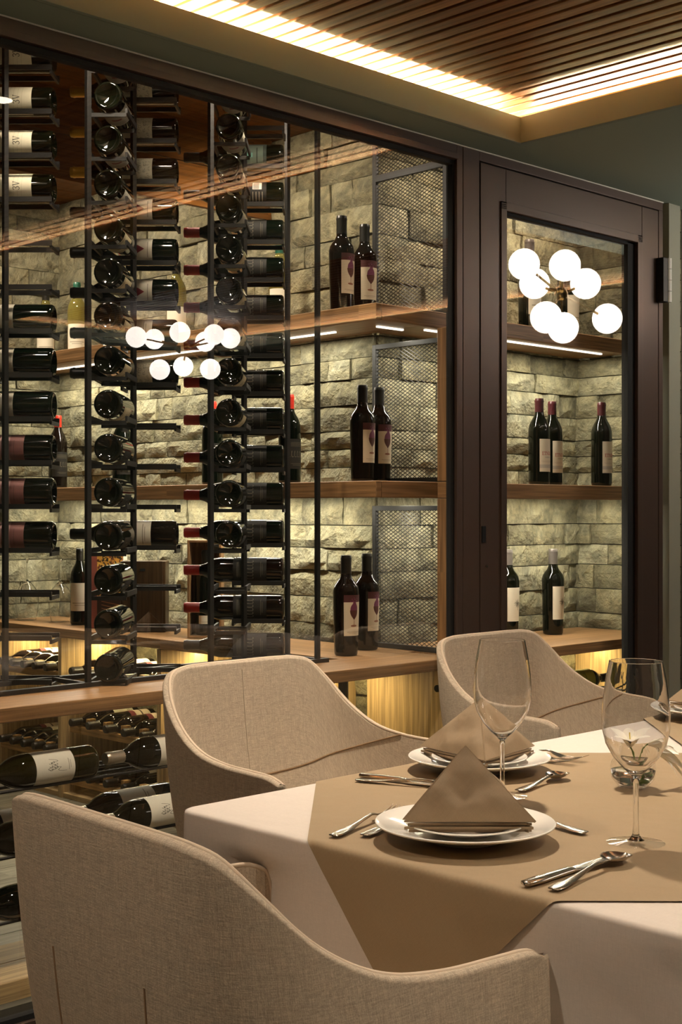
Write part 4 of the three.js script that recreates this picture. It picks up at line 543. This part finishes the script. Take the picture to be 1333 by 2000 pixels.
function armchair(x, z, turn, lab) {
  const t = thing('upholstered_armchair', lab, 'chair', [x, 0, z], turn, 'beige upholstered armchairs');
  const sh = part('shell', shellG, M.linen, t); part('piping', pipeG, M.piping, sh); part('back_seam', seamG, M.seam, sh); part('stitching', stitchG, M.linen, sh); part('outer_seam', outSeamA, M.seam, sh); part('outer_seam', outSeamB, M.seam, sh);
  part('seat_cushion', seatG, M.linen, t);
  box('seat_frame', t, M.oakDark, -0.2, 0.2, 0.31, 0.355, -0.13, 0.17, 0.004);
  for (const sx of [-1, 1]) for (const [zz, sp] of [[0.15, 0.03], [-0.12, -0.05]]) { const g = new THREE.CylinderGeometry(0.018, 0.011, 0.325, 14); g.translate(0, 0.1625, 0); const q = g.attributes.position; for (let i = 0; i < q.count; i++) { const k = 1 - q.getY(i) / 0.325; q.setX(i, q.getX(i) + sx * (0.18 + 0.03 * k)); q.setZ(i, q.getZ(i) + zz + sp * k); } g.computeVertexNormals(); part('leg', g, M.oakDark, t); }
  return t;
}
armchair(1.150, 1.398, Math.PI / 2 - 0.05, 'beige linen armchair in the foreground with its back to the camera');
armchair(2.075, 0.485, 0, 'beige linen armchair at the table side before the bottle rack');
armchair(3.05, 0.42, 0, 'beige linen armchair farther along the table before the glazed door');

// ------------------------------------------------------------------ lamps of the room
function chandelier(globes, lab) {
  const cx = globes.reduce((a, g) => a + g[0], 0) / globes.length, cz = globes.reduce((a, g) => a + g[2], 0) / globes.length, cy = globes.reduce((a, g) => a + g[1], 0) / globes.length;
  const t = thing('globe_chandelier', lab, 'lamp'); const R = 0.065;
  part('rod', bar([cx, cy, cz], [cx, SLAT - 0.001, cz], 0.008, 12), M.brass, t); part('canopy', new THREE.CylinderGeometry(0.06, 0.06, 0.02, 24).translate(cx, SLAT - 0.011, cz), M.brass, t); part('hub', new THREE.SphereGeometry(0.03, 20, 14).translate(cx, cy, cz), M.brass, t);
  for (const g of globes) { const d = V(g[0] - cx, g[1] - cy, g[2] - cz), n = d.clone().normalize(), e = V(...g).addScaledVector(n, -R); const arm = part('arm', bar([cx, cy, cz], [e.x, e.y, e.z], 0.005, 10), M.brass, t); part('globe', new THREE.SphereGeometry(R, 48, 32).translate(...g), M.globe, arm);
    const l = new THREE.PointLight(GLOBE, 0.04, 0, 2); l.position.set(...g); l.castShadow = true; l.shadow.radius = 3; l.name = 'globe_light'; scene.add(l); }
}
chandelier([[5.084, 2.30, 4.286], [5.345, 2.325, 4.451], [5.281, 2.33, 4.10], [5.611, 2.315, 4.261], [5.50, 2.33, 4.036], [5.694, 2.33, 4.109], [5.31, 2.119, 4.345], [5.509, 2.154, 4.36], [5.508, 2.117, 4.082]], 'cluster of white glass globes on brass arms deep in the dining room');
chandelier([[4.545, 2.241, 0.829], [4.695, 2.186, 0.891], [4.624, 2.227, 0.680], [4.824, 2.18, 0.72], [4.524, 2.006, 0.70], [4.693, 1.983, 0.74], [4.996, 2.05, 0.73]], 'cluster of white glass globes on brass arms, some standing for doubled reflections in the door');  // paired globes stand in for doubled mirror images in the door glazing
function downlight(x, z, I, lab, tx, tz) { const t = thing('out_of_view_downlight', lab, 'lamp', [x, SLAT, z]); part('ring', lathe([[0.035, -0.004], [0.047, -0.004], [0.049, -0.001], [0.049, 0.0], [0.035, 0.0], [0.035, -0.004]], 32), M.whiteMetal, t); part('lens', new THREE.CylinderGeometry(0.035, 0.035, 0.004, 32).translate(0, -0.0015, 0), M.lampFace, t); spot(x, SLAT - 0.012, z, I, tx ?? x, 0, tz ?? z, 1.05); }
downlight(2.1, 0.83, SPOT_I, 'round ceiling downlight above the middle chair'); downlight(2.9, 2.6, SPOT_I * 0.7, 'unseen ceiling downlight placed to light the far half of the table'); downlight(1.35, 2.9, SPOT_I * 0.7, 'unseen ceiling downlight placed to light the near side of the table'); downlight(0.15, 1.35, SPOT_I * 0.42, 'unseen ceiling downlight placed to light the back of the foreground chair'); downlight(-0.3, 3.4, SPOT_I * 0.8, 'unseen ceiling downlight behind the camera, placed to light the foreground chair'); downlight(1.0, 4.2, SPOT_I * 0.8, 'unseen ceiling downlight deep in the dining room');  // first mirrored in the pane; the rest unseen, lighting table, chairs and room
// unseen cellar ceiling lamps: placed to light the upper shelves and bottle shoulders
function unseenCellarSpot(x, z, I, lab, tx = x, ty = 0, tz = z) { const t = thing('unseen_cellar_downlight', lab, 'lamp', [x, CT, z]); part('ring', lathe([[0.022, -0.004], [0.03, -0.004], [0.031, 0], [0.022, 0], [0.022, -0.004]], 24), M.whiteMetal, t); part('lens', new THREE.CylinderGeometry(0.022, 0.022, 0.003, 24).translate(0, -0.0012, 0), M.lampFace, t); spot(x, CT - 0.01, z, I, tx, ty, tz, 1.1); }
for (const x of [1.35, 1.95, 2.55]) unseenCellarSpot(x, -0.11, 4, 'unseen downlight over the rack, ' + (x < 1.5 ? 'leftmost' : x < 2.2 ? 'middle one' : 'nearest the pillar'));
unseenCellarSpot(2.7, -0.65, 4.5, 'unseen downlight in the cellar ceiling aimed at the pillar', 3.3, 1.7, -0.75); unseenCellarSpot(2.7, -1.35, 4.5, 'unseen downlight in the cellar ceiling aimed at the side wall', 3.3, 1.7, -1.4); unseenCellarSpot(2.7, -2.0, 4.5, 'unseen downlight deep in the cellar ceiling', 3.3, 1.7, -2.1); unseenCellarSpot(4.0, -0.16, 3, 'unseen downlight in the cellar ceiling behind the door', 4.0, 1.7, -0.5); unseenCellarSpot(3.5, -0.16, 3, 'unseen downlight in the cellar ceiling behind the mullion', 3.5, 1.7, -0.5);

renderer.render(scene, camera);
